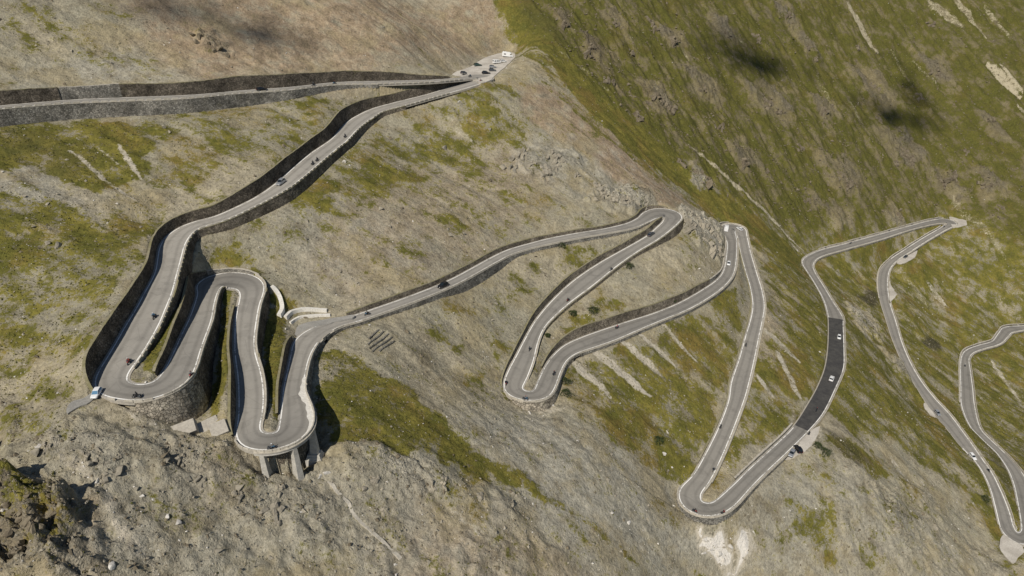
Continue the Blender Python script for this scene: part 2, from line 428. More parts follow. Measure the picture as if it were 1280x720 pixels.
# ------------------------------------------------------------------ ground cover, laid out on the slope from pixel outlines
GR = np.zeros(NV, np.float32); RU = np.zeros(NV, np.float32); RO = np.zeros(NV, np.float32); PA = np.zeros(NV, np.float32)
HE = np.zeros(NV, np.float32); GY = np.zeros(NV, np.float32); FL = np.zeros(NV, np.float32)
wx = (fbm(X/14, Y/14, 3)*7+fbm(X/4+50, Y/4, 2)*2).astype(np.float32)
wy = (fbm(X/14+90, Y/14, 3)*7+fbm(X/4+20, Y/4+70, 2)*2).astype(np.float32)
def area(A, pts, val, soft=5.0, warp=1.0, mode='max'):
    q = np.array([tn_hit(*p) for p in pts])
    mg = soft+10
    m = np.where((X > q[:, 0].min()-mg) & (X < q[:, 0].max()+mg) & (Y > q[:, 1].min()-mg) & (Y < q[:, 1].max()+mg))[0]
    sd = poly_sd(q, X[m]+wx[m]*warp, Y[m]+wy[m]*warp)
    f = 1-sstep(-soft, soft, sd)
    if mode == 'max': A[m] = np.maximum(A[m], f*val)
    elif mode == 'add': A[m] += f*val
    else: A[m] = A[m]*(1-f)+val*f
def streak(A, x0, y0, x1, y1, wpx, val, soft=None, warp=.25, mode='max'):
    a, b = tn_hit(x0, y0), tn_hit(x1, y1)
    d = b-a; L = np.hypot(*d)+1e-6; d /= L; n = np.array([-d[1], d[0]])
    mid = (a+b)/2
    w = wpx*math.hypot(*mid)/FPX*.6
    soft = soft or w*.6
    m = np.where((np.abs(X-mid[0]) < L/2+w+12) & (np.abs(Y-mid[1]) < L/2+w+12))[0]
    x = X[m]+wx[m]*warp; y = Y[m]+wy[m]*warp
    t = ((x-a[0])*d[0]+(y-a[1])*d[1])/L
    lat = np.abs((x-a[0])*n[0]+(y-a[1])*n[1]+fbm(t*L/8, t*0+a[0], 2)*w*.5)
    tc = np.clip(t, 0, 1)
    taper = w*(.35+.65*np.sin(np.pi*np.clip(tc*.9+.1, 0, 1)))
    f = (1-sstep(taper-soft*.5, taper+soft*.5, lat))*((t > -.02) & (t < 1.02))
    if mode == 'max': A[m] = np.maximum(A[m], f*val)
    else: A[m] = A[m]*(1-f)+val*f
# far flank
area(FL, [(600, -300), (1500, -300), (1500, 420), (1290, 330), (1190, 262), (1010, 300), (900, 235), (800, 160), (720, 90), (650, 40)], 1, 12)
# grass
area(GR, [(600, -300), (1500, -300), (1500, 760), (1262, 716), (1225, 650), (1190, 610), (1120, 555), (1060, 545), (1020, 500), (1005, 420), (985, 330), (900, 255), (800, 190), (720, 120), (620, 20)], .66, 5)
area(GR, [(950, 330), (1000, 320), (1035, 400), (1030, 470), (990, 530), (900, 610), (880, 600), (930, 490), (960, 400)], .62, 4)
area(GR, [(700, 480), (715, 455), (800, 425), (880, 390), (925, 350), (935, 400), (905, 510), (870, 580), (850, 606), (820, 590), (770, 560), (720, 530)], .68, 3)
area(GR, [(690, 420), (720, 390), (760, 372), (800, 385), (730, 410), (690, 450), (670, 480)], .58, 3)
area(GR, [(645, 335), (700, 305), (790, 297), (740, 320), (690, 350), (640, 400)], .45, 4)
area(GR, [(393, 430), (440, 437), (500, 480), (560, 540), (640, 590), (692, 625), (640, 612), (560, 597), (500, 580), (440, 560), (400, 530)], .72, 3)
streak(GR, 660, 610, 815, 725, 16, .62)
streak(GR, 600, 520, 720, 650, 16, .40)
area(GR, [(-40, 158), (120, 148), (205, 158), (190, 230), (110, 240), (50, 210), (-40, 215)], .78, 4)
area(GR, [(190, 140), (440, 116), (420, 150), (330, 210), (220, 240)], .48, 4)
area(GR, [(-40, 235), (60, 240), (110, 250), (170, 300), (110, 420), (60, 470), (-40, 420)], .56, 5)
area(GR, [(150, 270), (230, 250), (190, 300), (180, 330), (130, 400), (105, 462), (88, 450), (120, 350)], .55, 3)
area(GR, [(450, 170), (560, 120), (640, 100), (660, 180), (560, 220), (480, 250), (400, 262), (350, 245)], .58, 4)
area(GR, [(640, 30), (700, 95), (780, 160), (900, 250), (1000, 330), (985, 345), (900, 285), (800, 210), (720, 145), (640, 75)], .62, 4)
area(GR, [(255, 300), (300, 288), (345, 360), (392, 388), (340, 384), (300, 333), (258, 335)], .64, 2)
for s in ([(172, 470), (205, 395), (222, 345), (232, 360), (215, 420), (195, 472)], [(278, 362), (290, 362), (286, 480), (270, 525), (258, 525), (272, 430)], [(331, 380), (354, 385), (360, 440), (345, 520), (340, 537), (334, 500), (329, 430)]):
    area(GR, s, .9, 2, .3)
area(GR, [(980, 632), (1010, 620), (1060, 675), (1050, 705), (985, 672)], .62, 3)
area(GR, [(-60, 588), (50, 596), (105, 640), (128, 730), (-60, 760)], .42, 4)
area(GR, [(0, 10), (130, 0), (170, 70), (70, 100), (0, 60)], .36, 5)
area(GR, [(520, 390), (640, 325), (690, 310), (640, 420), (600, 460), (540, 430)], .33, 6)
area(GR, [(1020, 545), (1090, 560), (1120, 600), (1070, 590)], .75, 3)
area(GR, [(330, 560), (500, 560), (640, 620), (700, 690), (620, 650), (480, 600)], .28, 5)
GR[:] = np.maximum(GR, .24)
area(GR, [(-60, 250), (120, 250), (240, 235), (200, 300), (100, 480), (40, 540), (-60, 560)], .5, 8)
area(GR, [(170, 150), (480, 112), (520, 125), (330, 230), (220, 250), (160, 230)], .46, 6)
area(GR, [(300, 270), (480, 200), (640, 110), (700, 180), (600, 260), (420, 300), (340, 330)], .42, 8)
area(GR, [(640, 180), (760, 250), (700, 300), (560, 340), (440, 390), (420, 330), (560, 260)], .34, 8)
area(GR, [(640, 440), (560, 380), (640, 340), (660, 400)], .44, 6)
area(GR, [(0, 0), (180, 0), (230, 90), (0, 100)], .36, 8)
area(GR, [(1000, 600), (1060, 560), (1240, 720), (1000, 720)], .34, 8)
for (x, y, r) in [(70, 270, 40), (40, 330, 35), (90, 390, 40), (50, 440, 35), (30, 500, 40), (130, 320, 26), (30, 260, 30), (370, 170, 30), (260, 190, 30), (230, 220, 26), (480, 210, 36), (540, 230, 30), (600, 130, 30), (350, 290, 26), (410, 290, 22), (470, 330, 20), (560, 270, 26), (620, 250, 26), (720, 330, 22),
                  (770, 320, 18), (560, 430, 24), (620, 440, 22), (590, 480, 20), (520, 440, 20), (1010, 640, 20), (1040, 600, 20), (1100, 580, 22)]:
    area(GR, [(x-r, y-r*.6), (x+r*.3, y-r*.5), (x+r, y+r*.6), (x-r*.2, y+r*.5)], .66, 6, 1.4)
area(GR, [(170, -20), (600, -20), (620, 60), (480, 88), (250, 98), (180, 60)], .06, 8, 1, 'set')
area(GR, [(612, -20), (660, -10), (730, 80), (800, 160), (900, 240), (1005, 322), (995, 340), (900, 272), (790, 190), (715, 120), (640, 40)], 1.0, 3, .5)
# rust and ochre soils
area(RU, [(150, -20), (610, -20), (640, 40), (600, 70), (480, 90), (250, 100), (180, 60)], .95, 10)
area(RU, [(640, 105), (700, 110), (800, 200), (870, 255), (840, 262), (740, 200), (660, 150)], .95, 4)
area(RU, [(470, 210), (640, 180), (700, 250), (600, 330), (450, 380), (380, 330)], .38, 10)
area(RU, [(640, 0), (740, 30), (860, 180), (800, 170), (700, 80)], .5, 6)
area(RU, [(-60, 588), (50, 596), (105, 640), (128, 730), (-60, 760)], .8, 5)
area(RU, [(540, 630), (760, 720), (540, 760), (480, 700)], .4, 8)
area(RU, [(940, 380), (1000, 350), (1030, 440), (960, 520)], .4, 6)
area(RU, [(250, 570), (310, 570), (310, 630), (260, 630)], .35, 6)
# cool grey scree
area(GY, [(0, 90), (180, 60), (240, 100), (0, 115)], .7, 6)
area(GY, [(680, 520), (830, 600), (900, 720), (720, 700), (620, 590), (560, 520), (640, 520)], .8, 6)
area(GY, [(0, 200), (60, 215), (130, 300), (60, 280), (0, 250)], .8, 5)
area(GY, [(640, 170), (800, 190), (870, 250), (760, 260), (640, 220)], .7, 5)
area(GY, [(330, 260), (420, 240), (520, 290), (560, 330), (420, 370), (350, 320)], .45, 8)
area(GY, [(120, 640), (260, 700), (200, 740), (90, 700)], .7, 4)
area(GY, [(500, 560), (640, 660), (600, 700), (500, 640)], .6, 6)
area(GY, [(820, 720), (640, 560), (700, 560), (860, 700)], .5, 6)
# bare rock
area(RO, [(-60, 588), (50, 596), (100, 640), (125, 740), (-60, 760)], .95, 3)
area(RO, [(60, 545), (150, 520), (260, 560), (330, 580), (420, 600), (520, 570), (640, 620), (700, 690), (640, 740), (120, 740), (80, 640), (0, 590), (0, 550)], .6, 5)
area(RO, [(420, 560), (470, 560), (560, 600), (640, 620), (640, 650), (520, 640), (430, 620)], .62, 4)
area(RO, [(290, 570), (420, 590), (430, 640), (340, 660), (280, 620)], .6, 4)
area(RO, [(845, 262), (905, 285), (912, 300), (900, 330), (868, 300), (850, 280)], .95, 2)
area(RO, [(740, 235), (800, 235), (840, 262), (780, 268), (730, 255)], .75, 3)
area(RO, [(640, 185), (720, 190), (740, 225), (660, 225)], .6, 4)
area(RO, [(1050, 600), (1150, 600), (1260, 720), (1100, 740), (1040, 680)], .42, 5)
area(RO, [(1080, 600), (1150, 610), (1190, 690), (1120, 690)], .55, 4)
area(RO, [(560, 100), (640, 140), (560, 200), (480, 200)], .35, 5)
for (x, y, r) in [(265, 55, 22), (820, 125, 32), (740, 60, 26), (770, 30, 20), (900, 40, 26), (870, 220, 22), (1010, 60, 24), (1130, 190, 40), (1090, 110, 34), (1170, 90, 30), (960, 130, 36), (1050, 220, 36), (1180, 230, 34),
                  (1030, 140, 22), (1230, 230, 30), (880, 110, 26), (930, 200, 26), (1120, 275, 18), (1240, 160, 24), (840, 50, 24), (700, 30, 18), (980, 20, 20), (1080, 400, 26), (1130, 460, 26), (1040, 270, 30)]:
    area(RO, [(x-r, y-r*.7), (x+r*.2, y-r*.5), (x+r, y+r*.7), (x-r*.1, y+r*.6)], .7, 4, 1.2)
    area(GR, [(x-r, y-r*.7), (x+r*.2, y-r*.5), (x+r, y+r*.7), (x-r*.1, y+r*.6)], .3, 5, 1.2, 'set')
# dark heath
for pts, v in (([(1072, 372), (1085, 362), (1097, 366), (1099, 380), (1088, 384)], .9), ([(1152, 425), (1162, 420), (1175, 432), (1178, 440), (1163, 436)], .9),
               ([(0, 160), (40, 165), (110, 200), (90, 225), (40, 215), (0, 185)], .25), ([(640, 0), (660, 0), (720, 60), (700, 60)], .2), ([(1230, 545), (1255, 570), (1268, 600), (1262, 620), (1245, 590)], .45),
               ([(1035, 535), (1060, 548), (1090, 578), (1075, 590), (1045, 565)], .55)):
    area(HE, pts, v, 2, .35)
area(GY, [(960, 560), (1060, 590), (1260, 720), (900, 740), (930, 650)], .6, 8)
area(GY, [(60, 540), (330, 560), (640, 620), (640, 740), (130, 740), (100, 640)], .6, 8)
# pale eroded runnels
for a in [(148, 182, 180, 228, 6, .8), (90, 190, 168, 250, 5, .75), (120, 182, 150, 205, 3, .6), (862, 188, 1002, 312, 6, .7), (1058, 8, 1098, 66, 9, .9), (1158, 2, 1202, 36, 11, .7), (1188, -5, 1232, 52, 7, .7), (1228, 10, 1262, 52, 6, .6),
          (1233, 82, 1276, 121, 8, 1), (1248, 84, 1278, 118, 5, .9), (738, 436, 812, 498, 15, .95), (716, 450, 762, 496, 15, .85), (774, 424, 832, 474, 12, .8), (798, 416, 850, 462, 9, .75), (826, 405, 872, 455, 8, .7),
          (1158, 352, 1186, 386, 8, .55), (1200, 470, 1245, 520, 5, .45), (1240, 452, 1275, 500, 6, .6), (1130, 345, 1170, 395, 10, .4), (700, 66, 762, 118, 7, .5), (985, 300, 1002, 318, 5, .6), (1270, 135, 1285, 148, 5, .7),
          (1112, 65, 1140, 110, 5, .5), (1140, 80, 1180, 120, 4, .5), (905, 30, 930, 60, 6, .45), (850, 60, 880, 110, 6, .45), (765, 30, 800, 70, 6, .4), (970, 440, 1000, 500, 11, .75), (955, 410, 1000, 455, 12, .7), (945, 470, 968, 500, 9, .75),
          (560, 150, 590, 178, 9, .5), (430, 196, 445, 208, 3, .7), (330, 205, 345, 222, 3, .4), (1110, 565, 1135, 600, 10, .6), (1150, 600, 1180, 640, 9, .5), (1200, 610, 1222, 640, 7, .5), (200, 540, 260, 620, 8, .35), (470, 600, 520, 650, 6, .3),
          (520, 480, 600, 540, 8, .3), (640, 530, 760, 640, 10, .35), (760, 640, 830, 720, 12, .35), (1190, 250, 1260, 330, 7, .4), (1020, 100, 1050, 160, 6, .4), (940, 110, 975, 170, 6, .35), (1060, 130, 1085, 175, 5, .4)]:
    streak(PA, *a[:5], a[5]*(.82 if a[0] > 640 and a[1] < 130 else 1))
for a in [(60, 545, 130, 620, 12, .55), (120, 610, 195, 725, 16, .6), (150, 600, 250, 690, 9, .35), (330, 610, 420, 690, 9, .3), (560, 640, 640, 715, 14, .45), (250, 545, 330, 600, 8, .35)]:
    streak(PA, *a)
CRG = np.zeros(NV, np.float32)
area(CRG, [(-60, 588), (50, 596), (100, 640), (125, 740), (-60, 760)], 1, 4)
# spoil heap below the lowest mid hairpin
for pts in ([(871, 666), (880, 664), (882, 682), (874, 680)], [(876, 686), (890, 676), (905, 668), (912, 690), (906, 710), (893, 704), (878, 696)], [(916, 676), (928, 664), (942, 676), (930, 692), (915, 712), (905, 725), (900, 718), (916, 695)]):
    area(PA, pts, 1.45, 1.6, .6)
area(PA, [(865, 645), (905, 650), (935, 625), (945, 640), (930, 670), (880, 668)], .42, 2, .3)
for pts in ([(644, 503), (690, 500), (700, 512), (680, 522), (660, 518)], [(150, 505), (200, 505), (215, 540), (180, 540)], [(350, 388), (380, 388), (352, 400)]):
    area(PA, pts, .6, 2, .3)
area(PA, [(1002, 540), (1026, 530), (1030, 545), (1016, 562), (1000, 572), (985, 580)], .5, 2, .3)
area(PA, [(560, 90), (600, 75), (640, 58), (655, 70), (620, 100), (600, 108)], .45, 4, .3)
for pts in ([(0, 118), (80, 112), (160, 106), (160, 122), (0, 132)], [(0, 152), (170, 140), (330, 128), (330, 136), (170, 150), (50, 160), (0, 170)]):
    area(PA, pts, .3, 3, .3)


# streak noise running down the fall line, one direction for the near spur and one for the far flank
def aligned(ang, sl_, sw, o=3, seed=0):
    c, s = math.cos(ang), math.sin(ang)
    u = X*c+Y*s; v = -X*s+Y*c
    return fbm(u/sl_+seed, v/sw-seed, o)
ang1, ang2 = math.atan2(-.426, .905), math.atan2(-.84, .54)
s1 = aligned(ang1, 38, 6.5, 4, 3); s2 = aligned(ang2, 60, 8, 4, 8)
STK = (s1*(1-FL)+s2*FL).astype(np.float32)
g1 = aligned(ang1, 55, 15, 4, 21); g2 = aligned(ang2, 75, 18, 4, 31)
GUL = g1*(1-FL)+g2*FL

# ------------------------------------------------------------------ relief
fade = sstep(.2, 6, emin)
fine = sstep(.0, 1.6, emin)
big = fbm(X/60, Y/60, 3)
rk = fbm(X/11, Y/11, 5, .55, True)
rk2 = fbm(X/4.2+31, Y/4.2, 4, .55, True)
# jagged bedding: stepped ledges along the strike
led = fbm((X*.6+Y*.8)/5+fbm(X/9, Y/9, 2)*1.2, (X*.8-Y*.6)/16, 4, .55, True)
RO = np.clip(RO+(fbm(X/22+7, Y/22, 4)-.28)*.5*(RO > .05), 0, 1)
rug = .25+.75*sstep(-.12, .3, fbm(X/38+5, Y/38+2, 4))
rug = np.maximum(rug, RO)
disp = fade*(big*1.8+np.abs(GUL)*-2.1+.5)+fade*STK*.4
disp += fine*rug*(fbm(X/6, Y/6, 5, .55)*.8+fbm(X/1.7, Y/1.7, 3)*.16)
disp += fine*RO*(rk*3.2+rk2*1.6+led*2.6)+fine*RO*np.maximum(fbm(X/1.9+3, Y/1.9, 3, .6, True), -.2)*.5
disp += fine*rug*(1-GR)*.45*np.maximum(fbm(X/3.1+9, Y/3.1, 4, .6, True)-.1, 0)
disp += fine*CRG*(rk*3.2+led*3.2)
disp += fade*FL*(1.0-np.abs(g2)*5.5)
disp += fade*FL*(fbm(X/30, Y/30, 5, .6, True)*3.0+fbm(X/8, Y/8, 4, .6, True)*.8)
Z = Z+disp
Z[inside] = np.minimum(zin[inside], 1e6)
NORMAL_Z = Z

# ------------------------------------------------------------------ materials
def mat(name):
    m = bpy.data.materials.new(name); m.use_nodes = True
    nt = m.node_tree
    return m, nt, nt.nodes, nt.nodes['Principled BSDF']
class NB:
    """small node-building helper"""
    def __init__(self, nt):
        self.t = nt; self.n = nt.nodes; self.l = nt.links
    def _in(self, node, i, v):
        if hasattr(v, 'links') or isinstance(v, bpy.types.NodeSocket): self.l.new(v, node.inputs[i])
        elif v is not None: node.inputs[i].default_value = v
    def m(self, op, a, b=None, c=None, clamp=False):
        x = self.n.new('ShaderNodeMath'); x.operation = op; x.use_clamp = clamp
        self._in(x, 0, a)
        if b is not None: self._in(x, 1, b)
        if c is not None: self._in(x, 2, c)
        return x.outputs[0]
    def noise(self, vec, scale, detail=4, rough=.55):
        x = self.n.new('ShaderNodeTexNoise'); self._in(x, 'Vector', vec)
        x.inputs['Scale'].default_value = scale; x.inputs['Detail'].default_value = detail; x.inputs['Roughness'].default_value = rough
        return x.outputs[0]
    def vor(self, vec, scale, feat='F1'):
        x = self.n.new('ShaderNodeTexVoronoi'); x.feature = feat; self._in(x, 'Vector', vec); x.inputs['Scale'].default_value = scale
        return x
    def ramp(self, f, a, b):
        x = self.n.new('ShaderNodeMapRange'); x.interpolation_type = 'SMOOTHSTEP'
        self._in(x, 0, f); x.inputs[1].default_value = a; x.inputs[2].default_value = b
        return x.outputs[0]
    def mix(self, f, a, b, mode='MIX'):
        x = self.n.new('ShaderNodeMix'); x.data_type = 'RGBA'; x.blend_type = mode
        self._in(x, 0, f); self._in(x, 6, a if not isinstance(a, tuple) else (*a, 1)); self._in(x, 7, b if not isinstance(b, tuple) else (*b, 1))
        return x.outputs[2]
    def scale(self, c, f):
        x = self.n.new('ShaderNodeVectorMath'); x.operation = 'SCALE'; self._in(x, 0, c); self._in(x, 3, f)
        return x.outputs[0]
    def attr(self, name):
        x = self.n.new('ShaderNodeAttribute'); x.attribute_name = name
        s = self.n.new('ShaderNodeSeparateColor'); self.l.new(x.outputs[0], s.inputs[0])
        return s.outputs[0], s.outputs[1], s.outputs[2], x.outputs['Alpha']
    def pos(self):
        return self.n.new('ShaderNodeNewGeometry').outputs['Position']
    def obj(self):
        return self.n.new('ShaderNodeTexCoord').outputs['Object']
    def bump(self, h, dist, strength=1.0, nrm=None):
        x = self.n.new('ShaderNodeBump'); self._in(x, 'Height', h); x.inputs['Distance'].default_value = dist; x.inputs['Strength'].default_value = strength
        if nrm: self.l.new(nrm, x.inputs['Normal'])
        return x.outputs[0]

def ground_material():
    m, nt, n, B = mat('mountain_ground')
    b = NB(nt); P = b.pos()
    gr, ru, ro, pa = b.attr('cover')
    he, gyv, stk, fl = b.attr('cover2')
    n0 = b.noise(P, .03, 4); nb = b.noise(P, .065, 5, .6); n1 = b.noise(P, .22, 6, .62); n2 = b.noise(P, .9, 6, .62); n3 = b.noise(P, 3.2, 4, .6)
    nc = b.noise(P, .045, 5, .65); nd = b.noise(P, .13, 5, .65); nf = b.noise(P, .42, 5, .65)
    st = b.m('MULTIPLY_ADD', stk, .42, .5)
    def wob(x, amp): return b.m('MULTIPLY', b.m('SUBTRACT', x, .5), amp)
    # grass where its cover beats the noise
    v = gr
    for x, amp in ((st, .75), (nb, 1.25), (n1, 1.2), (n2, 1.1), (n3, .6)):
        v = b.m('ADD', v, wob(x, amp))
    gf = b.ramp(v, .38, .66)
    # scree and soil
    sc = b.mix(b.ramp(n0, .38, .62), (.365, .32, .225), (.315, .287, .208))
    sc = b.mix(gyv, sc, (.345, .322, .258))
    sc = b.mix(b.m('MULTIPLY', ru, b.ramp(nd, .25, .65)), sc, (.335, .240, .155))
    sc = b.mix(b.m('MULTIPLY', b.ramp(nc, .48, .64), .65), sc, (.25, .205, .115))
    sc = b.mix(b.m('MULTIPLY', b.ramp(nd, .48, .68), .65), sc, (.235, .195, .12))
    sc = b.mix(b.m('MULTIPLY', b.ramp(st, .6, .85), .55), sc, (.41, .365, .265))
    sc = b.mix(b.m('MULTIPLY', fl, .8), sc, (.150, .122, .058))
    sc = b.mix(b.m('MULTIPLY', b.ramp(nf, .55, .72), .6), sc, (.19, .165, .11))
    cell = b.vor(P, 1.5)
    cb = n.new('ShaderNodeSeparateColor'); nt.links.new(cell.outputs['Color'], cb.inputs[0])
    cell2 = b.vor(P, 4.2)
    cb2 = n.new('ShaderNodeSeparateColor'); nt.links.new(cell2.outputs['Color'], cb2.inputs[0])
    br = b.m('ADD', b.m('ADD', wob(cb.outputs[0], .2), wob(cb2.outputs[0], .22)), 1.0)
    for x, amp in ((n1, 1.1), (n2, 1.2), (n3, .6), (nc, .9)):
        br = b.m('ADD', br, wob(x, amp))
    br = b.m('MAXIMUM', br, .12)
    sc = b.scale(sc, br)
    # bare rock, broken into angular blocks
    vd = n.new('ShaderNodeVectorMath'); vd.operation = 'MULTIPLY_ADD'
    nv = n.new('ShaderNodeTexNoise'); nt.links.new(P, nv.inputs['Vector']); nv.inputs['Scale'].default_value = .5; nv.inputs['Detail'].default_value = 2
    nt.links.new(nv.outputs['Color'], vd.inputs[0]); vd.inputs[1].default_value = (2.2, 2.2, 2.2); nt.links.new(P, vd.inputs[2])
    PD = vd.outputs[0]
    k1 = b.vor(PD, .42); k2 = b.vor(PD, 1.25)
    kc = []
    for kk_ in (k1, k2):
        ss = n.new('ShaderNodeSeparateColor'); nt.links.new(kk_.outputs['Color'], ss.inputs[0]); kc.append(ss.outputs[0])
    blk_h = b.m('ADD', b.m('MULTIPLY', k1.outputs['Distance'], -.6), b.m('ADD', b.m('MULTIPLY', k2.outputs['Distance'], -.35), b.m('ADD', b.m('MULTIPLY', kc[0], .9), b.m('MULTIPLY', kc[1], .45))))
    rc = b.mix(b.ramp(n1, .35, .65), (.345, .318, .25), (.48, .44, .345))
    rc = b.mix(b.ramp(n2, .52, .76), rc, (.15, .135, .10))
    rc = b.mix(b.m('MULTIPLY', fl, .75), rc, (.135, .110, .065))
    rc = b.mix(b.m('MULTIPLY', ru, .75), rc, (.115, .085, .045))
    rf = b.ramp(b.m('ADD', ro, wob(n2, 1.0)), .42, .75)
    base = b.mix(rf, sc, b.scale(rc, b.m('MAXIMUM', b.m('ADD', b.m('ADD', wob(n3, .9), wob(kc[0], .35)), b.m('ADD', wob(kc[1], .35), 1.0)), .3)))
    # grass: olive, with green, straw and rust coloured patches
    g = b.mix(b.ramp(nd, .35, .66), (.185, .158, .034), (.108, .104, .022))
    g = b.mix(b.m('MULTIPLY', b.ramp(nc, .52, .66), .6), g, (.20, .135, .040))
    g = b.mix(b.m('MULTIPLY', fl, .75), g, (.076, .074, .018))
    g = b.mix(b.m('MULTIPLY', b.ramp(n1, .55, .7), .5), g, (.066, .070, .016))
    g = b.mix(b.m('MULTIPLY', b.ramp(n3, .58, .78), .4), g, (.24, .21, .10))
    g = b.scale(g, b.m('MAXIMUM', b.m('ADD', b.m('ADD', wob(n2, 1.7), wob(n1, .8)), 1.0), .3))
    base = b.mix(gf, base, g)
    # dark heath patches and pale eroded streaks
    base = b.mix(b.m('MULTIPLY', he, b.ramp(n2, .25, .55)), base, (.052, .046, .030))
    pf = b.ramp(b.m('ADD', b.m('ADD', pa, b.m('MULTIPLY', b.m('SUBTRACT', n2, .5), 1.5)), b.m('MULTIPLY', b.m('SUBTRACT', n1, .5), 1.2)), .3, .85)
    base = b.mix(pf, base, b.scale(b.mix(b.m('MULTIPLY', fl, .7), b.mix(n1, (.44, .39, .29), (.54, .49, .40)), (.40, .345, .22)), b.m('MULTIPLY_ADD', n3, .5, .72)))
    base = b.mix(b.ramp(pa, 1.0, 1.25), base, b.scale(b.mix(n1, (.66, .61, .53), (.74, .70, .63)), b.m('MULTIPLY_ADD', n3, .4, .8)))
    nt.links.new(base, B.inputs['Base Color'])
    B.inputs['Roughness'].default_value = .95
    B.inputs['Specular IOR Level'].default_value = .15
    h = b.m('ADD', b.m('MULTIPLY', n3, .35), n2)
    h = b.m('ADD', h, b.m('MULTIPLY', b.noise(P, .45, 5, .7), 1.2))
    h = b.m('ADD', h, b.m('MULTIPLY', cell2.outputs['Distance'], -.2))
    h = b.m('ADD', h, b.m('MULTIPLY', b.m('MULTIPLY', blk_h, rf), 3.0))
    nt.links.new(b.bump(h, .42, .85), B.inputs['Normal'])
    return m
def simple(name, c1, c2, scale, rough=.85, bump=.0, scale2=None, cells=None, spec=.25):
    m, nt, n, B = mat(name)
    b = NB(nt); P = b.pos()
    f = b.noise(P, scale, 5, .6)
    col = b.mix(b.ramp(f, .3, .7), c1, c2)
    if scale2:
        col = b.scale(col, b.m('MULTIPLY_ADD', b.noise(P, scale2, 4, .6), .9, .55))
    if cells:
        v = b.vor(P, cells)
        s = n.new('ShaderNodeSeparateColor'); nt.links.new(v.outputs['Color'], s.inputs[0])
        e = b.vor(P, cells, 'DISTANCE_TO_EDGE')
        col = b.scale(col, b.m('MULTIPLY_ADD', s.outputs[0], .8, .6))
        col = b.scale(col, b.m('MULTIPLY_ADD', b.ramp(b.noise(P, .18, 4, .6), .3, .7), .7, .6))
        col = b.mix(b.m('MULTIPLY', b.ramp(b.noise(P, .3, 4, .65), .58, .72), .35), col, (.12, .11, .045))
        ed = b.ramp(e.outputs['Distance'], .0, .1)
        col = b.scale(col, b.m('MULTIPLY_ADD', ed, .55, .45))
        if bump:
            nt.links.new(b.bump(ed, .12), B.inputs['Normal'])
    elif bump:
        nt.links.new(b.bump(b.noise(P, scale2 or scale*4, 5), bump), B.inputs['Normal'])
    nt.links.new(col, B.inputs['Base Color'])
    B.inputs['Roughness'].default_value = rough
    B.inputs['Specular IOR Level'].default_value = spec
    return m
M = {}
M['ground'] = ground_material()
M['wall_dark'] = simple('dark_stone_wall', (.105, .09, .07), (.165, .14, .108), .25, .95, .1, 1.1, 1.9, .1)
M['wall_grey'] = simple('grey_stone_wall', (.20, .19, .165), (.28, .26, .22), .25, .95, .1, 1.1, 1.9, .1)
M['wall_brown'] = simple('brown_stone_wall', (.17, .145, .11), (.25, .215, .165), .25, .95, .1, 1.1, 1.9, .1)
M['rubble'] = simple('rubble_masonry', (.30, .26, .20), (.38, .34, .27), .3, .95, .1, 1.5, 1.3, .1)
M['whitewash'] = simple('whitewashed_kerb', (.62, .59, .52), (.72, .69, .62), .6, .85, .02, 3.0)
M['coping'] = simple('coping_stone', (.40, .36, .29), (.50, .46, .38), .6, .9, .03, 3.0)
M['parapet'] = simple('parapet_stone', (.38, .345, .28), (.50, .46, .38), .5, .9, .03, 2.5)
M['concrete'] = simple('pale_concrete', (.40, .38, .33), (.52, .49, .43), .4, .85, .02, 2.0)
M['verge'] = simple('earthy_verge', (.27, .24, .16), (.20, .18, .09), .3, .95, .05, 2.0)
M['shoulder'] = simple('road_shoulder', (.34, .31, .26), (.42, .385, .32), .5, .95, .03, 2.2)
M['gravel_pale'] = simple('pale_gravel', (.40, .365, .31), (.55, .51, .44), .15, .95, .03, 2.5)
M['gravel_grey'] = simple('grey_gravel', (.25, .24, .215), (.34, .325, .29), .25, .95, .04, 2.5)
M['tar'] = simple('fresh_asphalt', (.055, .053, .051), (.085, .081, .073), .35, .75, .01, 1.2)
M['rock'] = simple('weathered_rock', (.21, .19, .15), (.35, .31, .235), .35, .95, .08, 1.6)
M['rock_dark'] = simple('dark_rock', (.12, .097, .066), (.20, .168, .115), .4, .95, .08, 1.6)
M['rock_pale'] = simple('pale_limestone', (.46, .43, .38), (.60, .57, .51), .4, .9, .05, 1.6)
M['leaf'] = simple('shrub_leaves', (.030, .042, .014), (.055, .068, .022), .8, .8, 0, 4.0)
M['twig'] = simple('twig', (.10, .075, .05), (.14, .11, .07), 3, .9)
M['tuft'] = simple('grass_tuft', (.17, .155, .045), (.105, .108, .028), .12, .9, 0, 1.2)
